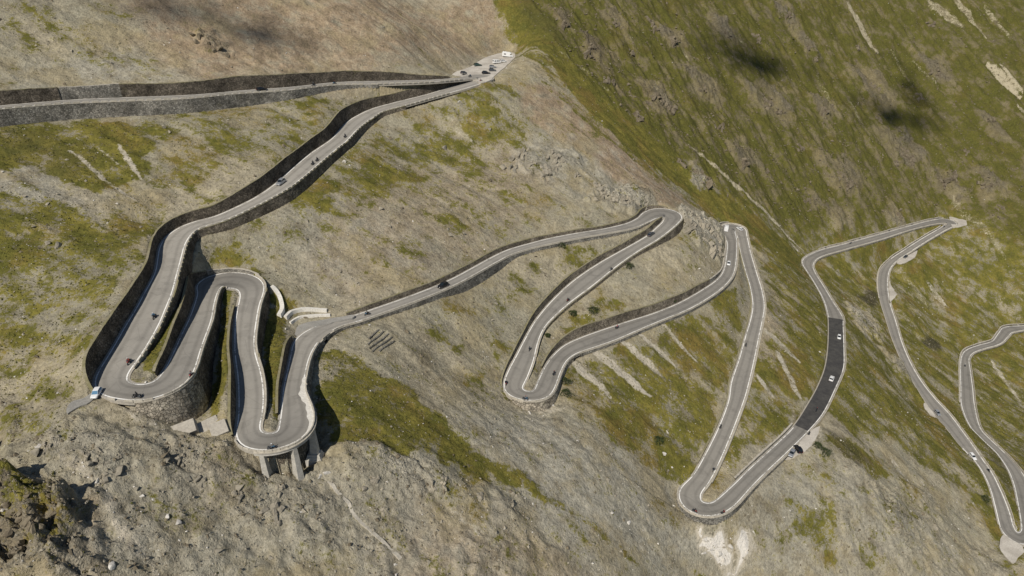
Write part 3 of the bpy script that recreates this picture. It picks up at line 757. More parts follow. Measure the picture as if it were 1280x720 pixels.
def asphalt_material():
    m, nt, n, B = mat('worn_asphalt')
    b = NB(nt); P = b.pos()
    v, u, pz, _ = b.attr('lane')             # v: lateral -1..1 remapped 0..1 ; u: metres along /1000
    c = b.mix(b.ramp(b.noise(P, .03, 4), .35, .65), (.325, .303, .262), (.285, .267, .233))
    c = b.scale(c, b.m('MULTIPLY_ADD', b.noise(P, .5, 5, .6), .30, .85))
    c = b.scale(c, b.m('MULTIPLY_ADD', b.noise(P, 5, 3), .16, .92))
    # wheel tracks polished a little darker, edges paler with dust
    w = b.m('ABSOLUTE', b.m('SUBTRACT', b.m('ABSOLUTE', b.m('MULTIPLY_ADD', v, 2, -1)), .45))
    c = b.scale(c, b.m('MULTIPLY_ADD', b.ramp(w, .0, .25), .2, .84))
    c = b.mix(b.m('MULTIPLY', b.m('MULTIPLY', b.ramp(b.m('ABSOLUTE', b.m('MULTIPLY_ADD', v, 2, -1)), .8, 1.0), b.noise(P, .6, 4)), .55), c, (.30, .28, .24))
    # cracks sealed with tar, stains
    ck = b.vor(P, .16, 'DISTANCE_TO_EDGE')
    c = b.scale(c, b.m('MULTIPLY_ADD', b.ramp(ck.outputs['Distance'], .0, .022), .12, .88))
    c = b.scale(c, b.m('MULTIPLY_ADD', b.ramp(b.noise(P, .28, 5, .7), .55, .7), -.16, 1.0))
    # repaired strips
    s = b.noise(P, .11, 2)
    c = b.scale(c, b.m('MULTIPLY_ADD', b.ramp(s, .60, .62), -.10, 1.0))
    c = b.scale(c, b.m('MULTIPLY_ADD', pz, -.28, 1.0))
    nt.links.new(c, B.inputs['Base Color'])
    B.inputs['Roughness'].default_value = .85
    B.inputs['Specular IOR Level'].default_value = .25
    nt.links.new(b.bump(b.noise(P, 9, 3), .01), B.inputs['Normal'])
    return m
M['asphalt'] = asphalt_material()
def line_material():
    m, nt, n, B = mat('worn_white_paint')
    b = NB(nt); P = b.pos()
    f = b.ramp(b.m('ADD', b.noise(P, .25, 4), b.m('MULTIPLY', b.m('SUBTRACT', b.noise(P, 2, 4), .5), .7)), .30, .52)
    nt.links.new(b.mix(f, (.32, .305, .27), (.86, .84, .78)), B.inputs['Base Color'])
    B.inputs['Roughness'].default_value = .7
    return m
M['line'] = line_material()
def paint(name, c, rough=.35, metal=0.0, spec=.5):
    m, nt, n, B = mat(name)
    b = NB(nt)
    f = b.noise(b.obj(), 2.5, 4)
    nt.links.new(b.scale(b.mix(.0, c, c), b.m('MULTIPLY_ADD', f, .3, .85)), B.inputs['Base Color'])
    B.inputs['Roughness'].default_value = rough; B.inputs['Metallic'].default_value = metal
    B.inputs['Specular IOR Level'].default_value = spec
    return m
for k, c, r, me in [('white', (.74, .74, .72), .35, 0), ('silver', (.42, .43, .44), .3, .5), ('black', (.012, .012, .014), .3, 0), ('grey', (.09, .095, .10), .3, .2),
                    ('green', (.035, .07, .055), .35, 0), ('blue', (.05, .16, .27), .45, 0), ('red', (.30, .03, .02), .4, 0), ('rubber', (.02, .02, .02), .9, 0),
                    ('steel', (.35, .35, .35), .35, .8), ('cloth_black', (.02, .02, .022), .9, 0), ('cloth_blue', (.06, .17, .30), .9, 0), ('cloth_red', (.28, .05, .03), .9, 0),
                    ('cloth_grey', (.15, .15, .15), .9, 0), ('lamp', (.7, .7, .65), .2, 0), ('tail', (.25, .01, .01), .3, 0), ('beige', (.45, .40, .32), .8, 0)]:
    M[k] = paint(k+'_finish', c, r, me)
M['glass'] = paint('dark_glass', (.012, .016, .018), .08, 0, .8)

# ------------------------------------------------------------------ the mountain as one sheet
q = np.stack([idx[:-1, :-1], idx[:-1, 1:], idx[1:, 1:], idx[1:, :-1]], -1).reshape(-1, 4)
q = q[(q >= 0).all(1)]
me = np_mesh('mountain_slope', np.stack([X, Y, Z], 1), q, M['ground'], True)
ca = me.color_attributes.new('cover', 'FLOAT_COLOR', 'POINT')
ca.data.foreach_set('color', np.stack([GR, RU, RO, PA], 1).astype(np.float32).ravel())
ca = me.color_attributes.new('cover2', 'FLOAT_COLOR', 'POINT')
ca.data.foreach_set('color', np.stack([HE, GY, STK, FL], 1).astype(np.float32).ravel())
ground = tag(link('mountain_slope', me), 'steep alpine slope of scree, rock and olive grass', 'mountain', kind='structure')

ZG = np.full(keep.shape, np.nan); ZG[keep] = Z
def ground_z(x, y):
    """height of the finished ground"""
    i = np.clip(np.searchsorted(XS, x)-1, 0, NX-2); j = np.clip(np.searchsorted(YS, y)-1, 0, NY-2)
    u = (x-XS[i])/(XS[i+1]-XS[i]); v = (y-YS[j])/(YS[j+1]-YS[j])
    return (ZG[j, i]*(1-u)+ZG[j, i+1]*u)*(1-v)+(ZG[j+1, i]*(1-u)+ZG[j+1, i+1]*u)*v
def hit(px, py):
    d = ray(px, py)
    ts = np.linspace(70, 900, 3300)
    g = ground_z(ts*d[0], ts*d[1])
    k = np.where(ZC+ts*d[2] < g)[0]
    t = ts[k[0]] if len(k) else 700
    return Vector((d[0]*t, d[1]*t, float(ground_z(np.array(d[0]*t), np.array(d[1]*t)))))

# ------------------------------------------------------------------ road surface, shoulders, edge lines
def lateral(i, lat, dz=0.0):
    """point beside sample i; lat metres to the right of the centre line"""
    return (RC[i, 0]+RN[i, 0]*lat, RC[i, 1]+RN[i, 1]*lat, RC[i, 2]+dz)
def ribbon(name, ids, cols, m, parent=None, smooth=True):
    """strip along samples; cols = list of functions i -> (lateral, dz)"""
    V = [lateral(i, *f(i)) for i in ids for f in cols]
    k = len(cols)
    F = [(a*k+c, a*k+c+1, (a+1)*k+c+1, (a+1)*k+c) for a in range(len(ids)-1) for c in range(k-1)]
    return link(name, np_mesh(name, V, F, m, smooth), parent)
ALL = list(range(0, NS, 2))
road = ribbon('road', ALL, [lambda i: (-HL[i], 0), lambda i: (-HL[i]*.5, .02), lambda i: (0, .03), lambda i: (HR[i]*.5, .02), lambda i: (HR[i], 0)], M['asphalt'])
tag(road, 'narrow grey asphalt pass road winding in hairpins', 'road', kind='structure')
ln = road.data.color_attributes.new('lane', 'FLOAT_COLOR', 'POINT')
lane = np.zeros((len(ALL), 5, 4), np.float32)
lane[:, :, 0] = np.linspace(0, 1, 5)
lane[:, :, 1] = (np.array(ALL)*DS/1000)[:, None]
hp = np.zeros(NS)
for t in (43, 55.5, 71, 97.5, 114, 133.5, 152, 176, 198):      # rubber-darkened hairpins
    hp = np.maximum(hp, np.exp(-((RT-t)/3.2)**2))
hp = np.maximum(hp, .7*sstep(92, 99, RT))                       # newer, darker surface lower down
lane[:, :, 2] = hp[np.array(ALL)][:, None]
lane[:, :, 3] = 1
ln.data.foreach_set('color', lane.ravel())
for s in (1, -1):
    H = HR if s > 0 else HL
    sh = ribbon('road_shoulder', ALL, [lambda i: (s*(H[i]-.03), -.012), lambda i: (s*(H[i]+.45), -.03), lambda i: (s*(H[i]+.46), -1.0)][::s], M['shoulder'], None, False)
    tag(sh, 'pale dusty road shoulder strip', 'shoulder', kind='structure')
def edge_line(side, t0, t1, w=.32):
    H = HR if side > 0 else HL
    ids = list(range(samp(t0), samp(t1), 2))
    o = ribbon('edge_line', ids, [lambda i: (side*(H[i]-.12-w), .016), lambda i: (side*(H[i]-.12), .012)][::side], M['line'], road)
for a in [(-1, 12.8, 158), (1, 15.5, 79.2), (-1, 0, 9), (1, 0, 10), (1, 81, 158), (-1, 163.6, 183), (1, 163.6, 181), (-1, 183, 217), (1, 192, 203), (1, 204, 217), (1, 158, 163.6)]:
    edge_line(*a)
# fresh black surfacing on one straight
ids = list(range(samp(158.05), samp(163.75), 2))
V = [lateral(i, lt(i), .045-.01*abs(k-2)) for i in ids for k, lt in enumerate([lambda i: -HL[i]+.05, lambda i: -HL[i]*.5, lambda i: 0, lambda i: HR[i]*.5, lambda i: HR[i]-.45])]
F = [(a*5+c, a*5+c+1, (a+1)*5+c+1, (a+1)*5+c) for a in range(len(ids)-1) for c in range(4)]
tag(link('asphalt_patch', np_mesh('asphalt_patch', V, F, M['tar'], True)), 'freshly laid black asphalt stretch on the straight', 'asphalt', kind='structure')
# pads
for p in PADS:
    q = p['poly']; z = p['z']; n = len(q)
    c = q.mean(0)
    V = [(x, y, z) for x, y in q]+[(c[0]+(x-c[0])*1.0, c[1]+(y-c[1])*1.0, z-1.6) for x, y in q]
    bm = bmesh.new()
    vs = [bm.verts.new(v) for v in V]
    f = bm.faces.new(vs[:n])
    if f.normal.z < 0 or sum((q[i][0]*q[(i+1) % n][1]-q[(i+1) % n][0]*q[i][1]) for i in range(n)) < 0: f.normal_flip()
    for i in range(n): bm.faces.new((vs[i], vs[(i+1) % n], vs[n+(i+1) % n], vs[n+i]))
    bmesh.ops.recalc_face_normals(bm, faces=bm.faces)
    me = bpy.data.meshes.new(p['name']); bm.to_mesh(me); bm.free()
    me.materials.append(M[p['mat']])
    tag(link(p['name'], me), 'pale gravel area beside the road', 'gravel', kind='structure')

# ------------------------------------------------------------------ retaining walls
def jit(a): return random.uniform(-a, a)
def wall(side, t0, t1, mt, label, inset=None, group=None):
    H, O = (HR, OR_) if side > 0 else (HL, OL_)
    i0, i1 = samp(t0), samp(t1)
    ids = list(range(i0, i1+1, 2))
    if len(ids) < 3: return
    prof = []
    hm = max(abs(O[i]) for i in ids)
    rows = max(2, int(hm/.75))
    V = []; coping = []
    for n_, i in enumerate(ids):
        off = O[i]; h = max(abs(off), .45)
        en = min(1, n_/3, (len(ids)-1-n_)/3)
        if off > 0:
            ztop = h+.12+.10*math.sin(i*.13)+jit(.05); e0, e1, z0, z1 = .42, .42+h/8, -.45, ztop
        else:
            e1, e0, z0, z1 = .74, .74+(h+.8)/8, -h-.9, .03
        if inset is not None: e1 = e0 = inset; z1 = -.9; z0 = -h-1
        for r in range(rows+1):
            f = r/rows
            V.append(lateral(i, side*(H[i]+e0+(e1-e0)*f-abs(jit(.07))), z0+(z1-z0)*f+(jit(.06) if 0 < r < rows else 0)))
        coping.append((i, H[i]+e1, z1, off > 0))
    k = rows+1
    F = []
    for a in range(len(ids)-1):
        for r in range(rows):
            qd = (a*k+r, (a+1)*k+r, (a+1)*k+r+1, a*k+r+1)
            F.append(qd if (side > 0) == (O[ids[0]] < 0) else qd[::-1])
    root = empty('retaining_wall', lateral(ids[len(ids)//2], side*(H[ids[len(ids)//2]]+.5), -.4))
    tag(root, label, 'wall', group)
    inv = Matrix.Translation(-Vector(root.location))
    face = link('wall_face', np_mesh('wall_face', V, F, M[mt]), root)
    face.matrix_parent_inverse = inv
    if inset is None:
        V = []
        for i, e, z, rise in coping:
            w = .62 if rise else -.42
            prof = [(e-.05 if rise else e+.04, z-.16), (e-.05 if rise else e+.04, z+.03), (e+w, z+.03), (e+w, z-.5)]
            V += [lateral(i, side*a_, b_+jit(.02)) for a_, b_ in prof]
        F = [(a*4+c, a*4+c+1, (a+1)*4+c+1, (a+1)*4+c) for a in range(len(coping)-1) for c in range(3)]
        c = link('coping', np_mesh('coping', V, F, M['verge' if mt in ('wall_dark', 'wall_brown') else 'coping']), root); c.matrix_parent_inverse = inv
    return root
for a in [(-1, 0, 1.05, 'wall_dark', 'dark stone wall above the topmost road, shorter dark length beyond the pale repair'),
          (-1, 1.05, 2.03, 'wall_grey', 'pale grey repaired length of wall above the topmost road'),
          (-1, 2.03, 8.7, 'wall_dark', 'long dark stone wall above the topmost road, running towards the car park'),
          (1, 0, 6.9, 'wall_grey', 'grey stone fill wall carrying the topmost road'),
          (1, 14.6, 26.6, 'wall_dark', 'dark stone wall along the uphill side of the road with the silver car'),
          (1, 26.6, 40.7, 'wall_dark', 'tall black wall bending down to the leftmost hairpin'),
          (-1, 17, 29, 'wall_brown', 'stone fill wall under the crenellated parapet opposite the silver car'),
          (-1, 29, 37.4, 'wall_dark', 'dark fill wall dropping to the strip beside the leftmost hairpin'),
          (1, 43.3, 46.6, 'rubble', 'curved rubble stone wall under the leftmost hairpin'),
          (1, 46.6, 52.6, 'wall_dark', 'black fill wall on the right of the second hairpin leg'),
          (-1, 46.3, 53.9, 'wall_dark', 'black cut wall on the left of the second hairpin leg'),
          (-1, 53.9, 57.2, 'wall_grey', 'low grey wall round the outside of the small upper hairpin'),
          (-1, 57.9, 66.4, 'wall_dark', 'dark fill wall right of the straight leg down to the pier hairpin'),
          (1, 60, 68.3, 'wall_dark', 'black cut wall left of the straight leg down to the pier hairpin'),
          (1, VIA1+.3, 79.6, 'wall_grey', 'fill wall on the outside of the leg climbing from the pier hairpin'),
          (-1, 74.9, 79.2, 'wall_dark', 'black cut wall on the inside of the leg climbing from the pier hairpin'),
          (-1, 82.6, 97.6, 'wall_brown', 'low rough stone wall above the long road with the black car'),
          (1, 80, 94.2, 'wall_grey', 'grey stone fill wall below the long road with the black car'),
          (-1, 98.8, 108, 'wall_brown', 'tall rounded fill wall under the hairpin below grey crags'),
          (1, 99.7, 112, 'wall_brown', 'brown cut wall above the diagonal road below the crag hairpin'),
          (1, 113.2, 119.5, 'rubble', 'pale rubble wall under the central hairpin'),
          (-1, 117.8, 126.6, 'wall_brown', 'tall brown stone wall above the curved road climbing to the white camper'),
          (-1, 126.6, 133.6, 'wall_grey', 'grey wall at the foot of the crags beside the white camper'),
          (1, 120, 130, 'wall_grey', 'low fill wall below the curved road climbing to the white camper'),
          (1, 136, 139.5, 'wall_brown', 'short wall between the two adjoining lanes below the white camper'),
          (1, 139.5, 147.6, 'wall_brown', 'low cut wall on the left of the steep straight road'),
          (-1, 135.6, 148, 'wall_grey', 'fill wall on the right of the steep straight road'),
          (1, 149.8, 157.5, 'wall_grey', 'curved grey wall under the hairpin above the white spoil heap'),
          (-1, 155, 158, 'wall_grey', 'low stone wall above the road leading to the black surfacing'),
          (1, 163, 174.5, 'wall_grey', 'low fill wall of the road above the black surfacing'),
          (-1, 170, 175.4, 'wall_grey', 'low stone wall above the road to the farthest hairpin'),
          (1, 178, 184, 'wall_grey', 'low cut wall on the inside below the farthest hairpin'),
          (-1, 177, 196, 'wall_grey', 'long low fill wall on the right of the road with two pale cars'),
          (1, 198.5, 217, 'wall_grey', 'low fill wall of the lowest road'),
          (-1, 207, 217, 'wall_grey', 'low cut wall above the lowest road')]:
    wall(*a)

# ------------------------------------------------------------------ hairpin on piers
def viaduct():
    ids = list(range(samp(VIA0-.6), samp(VIA1+.6)+1))
    mid = ids[len(ids)//2]
    root = empty('hairpin_viaduct', lateral(mid, HR[mid], -9))
    tag(root, 'hairpin deck on three tapering concrete piers above the cliff', 'viaduct')
    inv = Matrix.Translation(-Vector(root.location))
    def rb(name, cols, m):
        V = [lateral(i, f[0]+HR[i], f[1]) for i in ids for f in cols]; k = len(cols)
        F = [(a*k+c, (a+1)*k+c, (a+1)*k+c+1, a*k+c+1) for a in range(len(ids)-1) for c in range(k-1)]
        o = link(name, np_mesh(name, V, F, m), root); o.matrix_parent_inverse = inv
        return o
    rb('deck_slab', [(-3.2, -.9), (.5, -1.05), (.78, -1.05), (.78, -.25), (.4, -.25)], M['concrete'])
    rb('cornice', [(.7, -.28), (1.0, -.28), (1.0, 0.0), (.4, 0.0)], M['parapet'])
    rb('back_wall', [(-2.4, -14), (-2.35, -.85)], M['wall_brown'])
    for n_, (t, plinth) in enumerate(((70.45, 0), (72.15, 0), (73.7, 1))):
        i = samp(t)
        x, y, z = lateral(i, HR[i]-.25, -1.0)
        zb = float(np.nanmin([ground_z(np.array(x+dx), np.array(y+dy)) for dx in (-1.5, 0, 1.5) for dy in (-1.5, 0, 1.5)]))-1.2
        zb = min(zb, z-9)
        ax = math.atan2(RN[i, 1], RN[i, 0])
        h = z-zb
        V, F = box_geo(-1.5, 1.25, -.85, .85, 0, h, (.42, .62))
        # the outer face stays flush below the deck
        V = [(a+(.55 if c > 1 else 0), b_, c) for a, b_, c in V]
        me = py_mesh('pier', V, F, M['concrete'])
        o = link('pier', me, root); o.location = Vector((x, y, zb))-Vector(root.location); o.rotation_euler = (0, 0, ax)
        if plinth:
            V, F = merge([box_geo(-2.3, 2.0, -1.7, 1.7, -1.5, 3.2, (.94, .94)), box_geo(-2.0, 1.8, -1.45, 1.45, 3.2, 3.9, (.9, .9)), box_geo(-1.75, 1.6, -1.2, 1.2, 3.9, 4.5, (.9, .9))])
            p = link('plinth', py_mesh('plinth', V, F, M['concrete']), o)
viaduct()
ids = list(range(samp(73.2), samp(76.6)))
V = [lateral(i, HR[i]+a_, .05) for i in ids for a_ in (-.2-1.5*math.sin(math.pi*(i-ids[0])/len(ids))**.6*(.75+.2*math.sin(i*.31)+.12*math.sin(i*.83)), .3)]
F = [(2*a, 2*a+1, 2*a+3, 2*a+2) for a in range(len(ids)-1)]
tag(link('pale_apron', np_mesh('pale_apron', V, F, M['whitewash'])), 'pale worn concrete strip along the outside of the pier hairpin', 'apron', kind='structure')

# ------------------------------------------------------------------ parapets of stone blocks
blk = []
for s in range(4):
    V, F = box_geo(-.5, .5, -.18, .18, 0, .62, (.985, .88))
    V = [(a+jit(.012), b_+jit(.02), c+jit(.03) if c > .3 else c) for a, b_, c in V]
    blk.append(bevel_mesh(py_mesh('stone_block', V, F, M['parapet']), .04))
def parapet(side, t0, t1, label, step=2.1, gap=.10, lat=.5, hs=1.0):
    H = HR if side > 0 else HL
    i0, i1 = samp(t0), samp(t1)
    mid = (i0+i1)//2
    root = empty('parapet', lateral(mid, side*(H[mid]+lat), -.03))
    tag(root, label, 'parapet', 'stone parapets along the pass road')
    P = np.array([lateral(i, side*(H[i]+lat), -.05) for i in range(i0, i1+1)])
    arc = np.r_[0, np.cumsum(np.linalg.norm(np.diff(P, axis=0), axis=1))]
    n = int(arc[-1]/step)
    for j in range(n):
        if random.random() < .025: continue
        a, b_ = [np.array([np.interp(s_, arc, P[:, c]) for c in range(3)]) for s_ in (j*step+gap/2, (j+1)*step-gap/2)]
        d = b_-a; c = (a+b_)/2
        o = link('stone_block', random.choice(blk), root)
        o.location = Vector(c)-Vector(root.location)
        L = np.linalg.norm(d)
        o.rotation_euler = (jit(.02), -math.asin(d[2]/L), math.atan2(d[1], d[0])+jit(.015))
        o.scale = (L, 1.0, hs*random.uniform(.9, 1.05))
for a in [(1, 0, 9, 'gapped stone parapet of the topmost road', 3.0, .8), (-1, 15.5, 33.6, 'crenellated parapet opposite the silver car', 2.6, .75),
          (1, 41.6, 52.8, 'stone parapet round the leftmost hairpin and up its second leg'), (-1, 56.6, 67.4, 'block parapet right of the straight leg to the pier hairpin'),
          (-1, 34.4, 39, 'low parapet above the strip inside the leftmost hairpin', 2.4, .5), (1, 68.6, 76.2, 'stone parapet round the pier hairpin', 1.8, .06),
          (1, 76.2, 83, 'parapet on the outside of the bend leaving the pier hairpin'), (1, 83, 95, 'parapet of the long road with the black car'),
          (-1, 98.2, 111.5, 'parapet from the crag hairpin down the diagonal road'), (1, 112.4, 118, 'curved parapet round the central hairpin'),
          (1, 118, 130.6, 'parapet along the curved road climbing to the white camper'), (-1, 132, 148.6, 'parapet on the right of the steep straight road'),
          (1, 149, 157.6, 'parapet round the hairpin above the white spoil heap'), (1, 163.7, 175, 'parapet of the road above the black surfacing'),
          (-1, 176, 196.6, 'parapet on the right of the road with two pale cars'), (1, 199, 217, 'parapet of the lowest road'),
          (1, 158, 163.6, 'parapet along the black surfacing'), (-1, 167.4, 174.8, 'guard stones above the road to the farthest hairpin')]:
    parapet(*a)

# ------------------------------------------------------------------ small masonry: lay-by kerbs, drain chute, snow terraces, buttress
def kerb(name, pts, w, h, m, label, cat, z=None, depth=1.2):
    """low wall following pixels on the ground"""
    Q = []
    for x, y in pts:
        p = hit(x, y) if z is None else Vector(on_plane(x, y, z))
        Q.append(p)
    root = empty(name, Q[len(Q)//2]); tag(root, label, cat)
    D = catmull(np.array([list(q_) for q_ in Q]), 6)
    if name == 'drain_chute': D[:, 0] += fbm(D[:, 0]/3, D[:, 1]/3, 3)*1.3
    if z is None:
        D[:, 2] = gsm(ground_z(D[:, 0], D[:, 1]), 1.5)
    T = np.gradient(D[:, :2], axis=0); T /= np.linalg.norm(T, axis=1)[:, None]
    N = np.stack([T[:, 1], -T[:, 0]], 1)
    V = []
    for p, n_ in zip(D, N):
        for l_, z_ in ((-w/2-.1, -depth), (-w/2, h), (w/2, h), (w/2+.1, -depth)):
            V.append((p[0]+n_[0]*l_, p[1]+n_[1]*l_, p[2]+z_+(jit(.04) if z_ > 0 else 0)))
    F = [(a*4+c, (a+1)*4+c, (a+1)*4+c+1, a*4+c+1) for a in range(len(D)-1) for c in range(3)]+[(0, 1, 2, 3), tuple((len(D)-1)*4+j for j in (3, 2, 1, 0))]
    o = link('masonry', py_mesh('masonry', V, F, m), root); o.matrix_parent_inverse = Matrix.Translation(-Vector(root.location))
    return root
zl = RC[road_near_px(400, 410), 2]
kerb('kerb_wall', [(357, 399), (365, 391.5), (378, 388.5), (394, 388.5), (409, 389.5)], 1.0, .9, M['whitewash'], 'white wall arc behind the grey gravel lay-by', 'wall')
kerb('kerb_wall', [(363, 405), (369, 400.5), (378, 397.5), (395, 395.5), (413, 395)], .7, .7, M['whitewash'], 'white kerb along the edge of the grey gravel lay-by', 'kerb')
kerb('drain_wall', [(340, 360), (346, 366), (351, 376), (353, 388), (349, 396)], 1.3, .9, M['whitewash'], 'curved white drain wall above the grey gravel lay-by', 'wall')
kerb('drain_chute', [(412, 601), (422, 614), (436, 632), (450, 651), (470, 670), (490, 688), (504, 700)], .85, .15, M['parapet'], 'narrow pale drain chute running down the scree below the piers', 'drain')
for j, pts in enumerate([[(462, 424), (468, 418), (474, 413)], [(460, 431), (470, 424), (480, 415)], [(462, 436), (474, 428), (486, 418)], [(466, 440), (478, 432), (490, 422)], [(474, 440), (484, 433), (493, 427)]]):
    kerb('snow_terrace', [(x_+jit(.8), y_+jit(.6)) for x_, y_ in pts], .5, .4, M['wall_grey'], ['uppermost of the short dry stone terraces below the road', 'second dry stone terrace down below the road', 'middle dry stone terrace below the road', 'fourth dry stone terrace down below the road', 'lowest and shortest of the dry stone terraces below the road'][j], 'terrace')
def buttress():
    p = hit(242, 540)
    root = empty('concrete_buttress', p); tag(root, 'sloping concrete buttress slabs at the foot of the rubble wall', 'buttress')
    for x, y, L, W, rz, ty in ((-2.0, -1.2, 6.5, 3.4, .45, .5), (2.4, 1.4, 6.5, 4.2, .6, .42), (5.6, 1.0, 4.0, 3.6, .5, .62)):
        V, F = box_geo(-L/2, L/2, -W/2, W/2, -2.2, .35, (.97, .95))
        o = link('slab', bevel_mesh(py_mesh('slab', V, F, M['shoulder']), .06), root)
        o.location = (x, y, float(ground_z(np.array(p.x+x), np.array(p.y+y)))-p.z+.2); o.rotation_euler = (.55, -.15, rz)
buttress()

# ------------------------------------------------------------------ vehicles
def loft(secs, cap=True):
    """secs: list of rings of equal length"""
    k = len(secs[0]); V = [v for s in secs for v in s]
    F = [(a*k+c, a*k+(c+1) % k, (a+1)*k+(c+1) % k, (a+1)*k+c) for a in range(len(secs)-1) for c in range(k)]
    if cap: F += [tuple(range(k))[::-1], tuple((len(secs)-1)*k+j for j in range(k))]
    return V, F
def body_ring(x, hw, z0, z1, ch=.1):
    return [(x, -hw+ch*.5, z0), (x, -hw, z0+ch), (x, -hw, z1-ch), (x, -hw+ch, z1), (x, hw-ch, z1), (x, hw, z1-ch), (x, hw, z0+ch), (x, hw-ch*.5, z0)]
def wheel_geo(r, w):
    n = 14
    ring = lambda rr, yy: [(rr*math.cos(2*math.pi*j/n), yy, rr*math.sin(2*math.pi*j/n)) for j in range(n)]
    return loft([ring(r*.62, -w/2), ring(r*.93, -w/2), ring(r, -w*.3), ring(r, w*.3), ring(r*.93, w/2), ring(r*.62, w/2)], False), loft([ring(r*.62, -w*.42), ring(r*.2, -w*.5), ring(r*.2, w*.5), ring(r*.62, w*.42)])
WH = {}
def wheel(parent, x, y, r, w):
    if (r, w) not in WH:
        t, m_ = wheel_geo(r, w)
        WH[(r, w)] = (py_mesh('tyre', *t, M['rubber'], True), py_mesh('rim', *m_, M['steel']))
    o = empty('wheel'); o.parent = parent; o.location = (x, y, r)
    link('tyre', WH[(r, w)][0], o); link('rim', WH[(r, w)][1], o)
CARS = {}
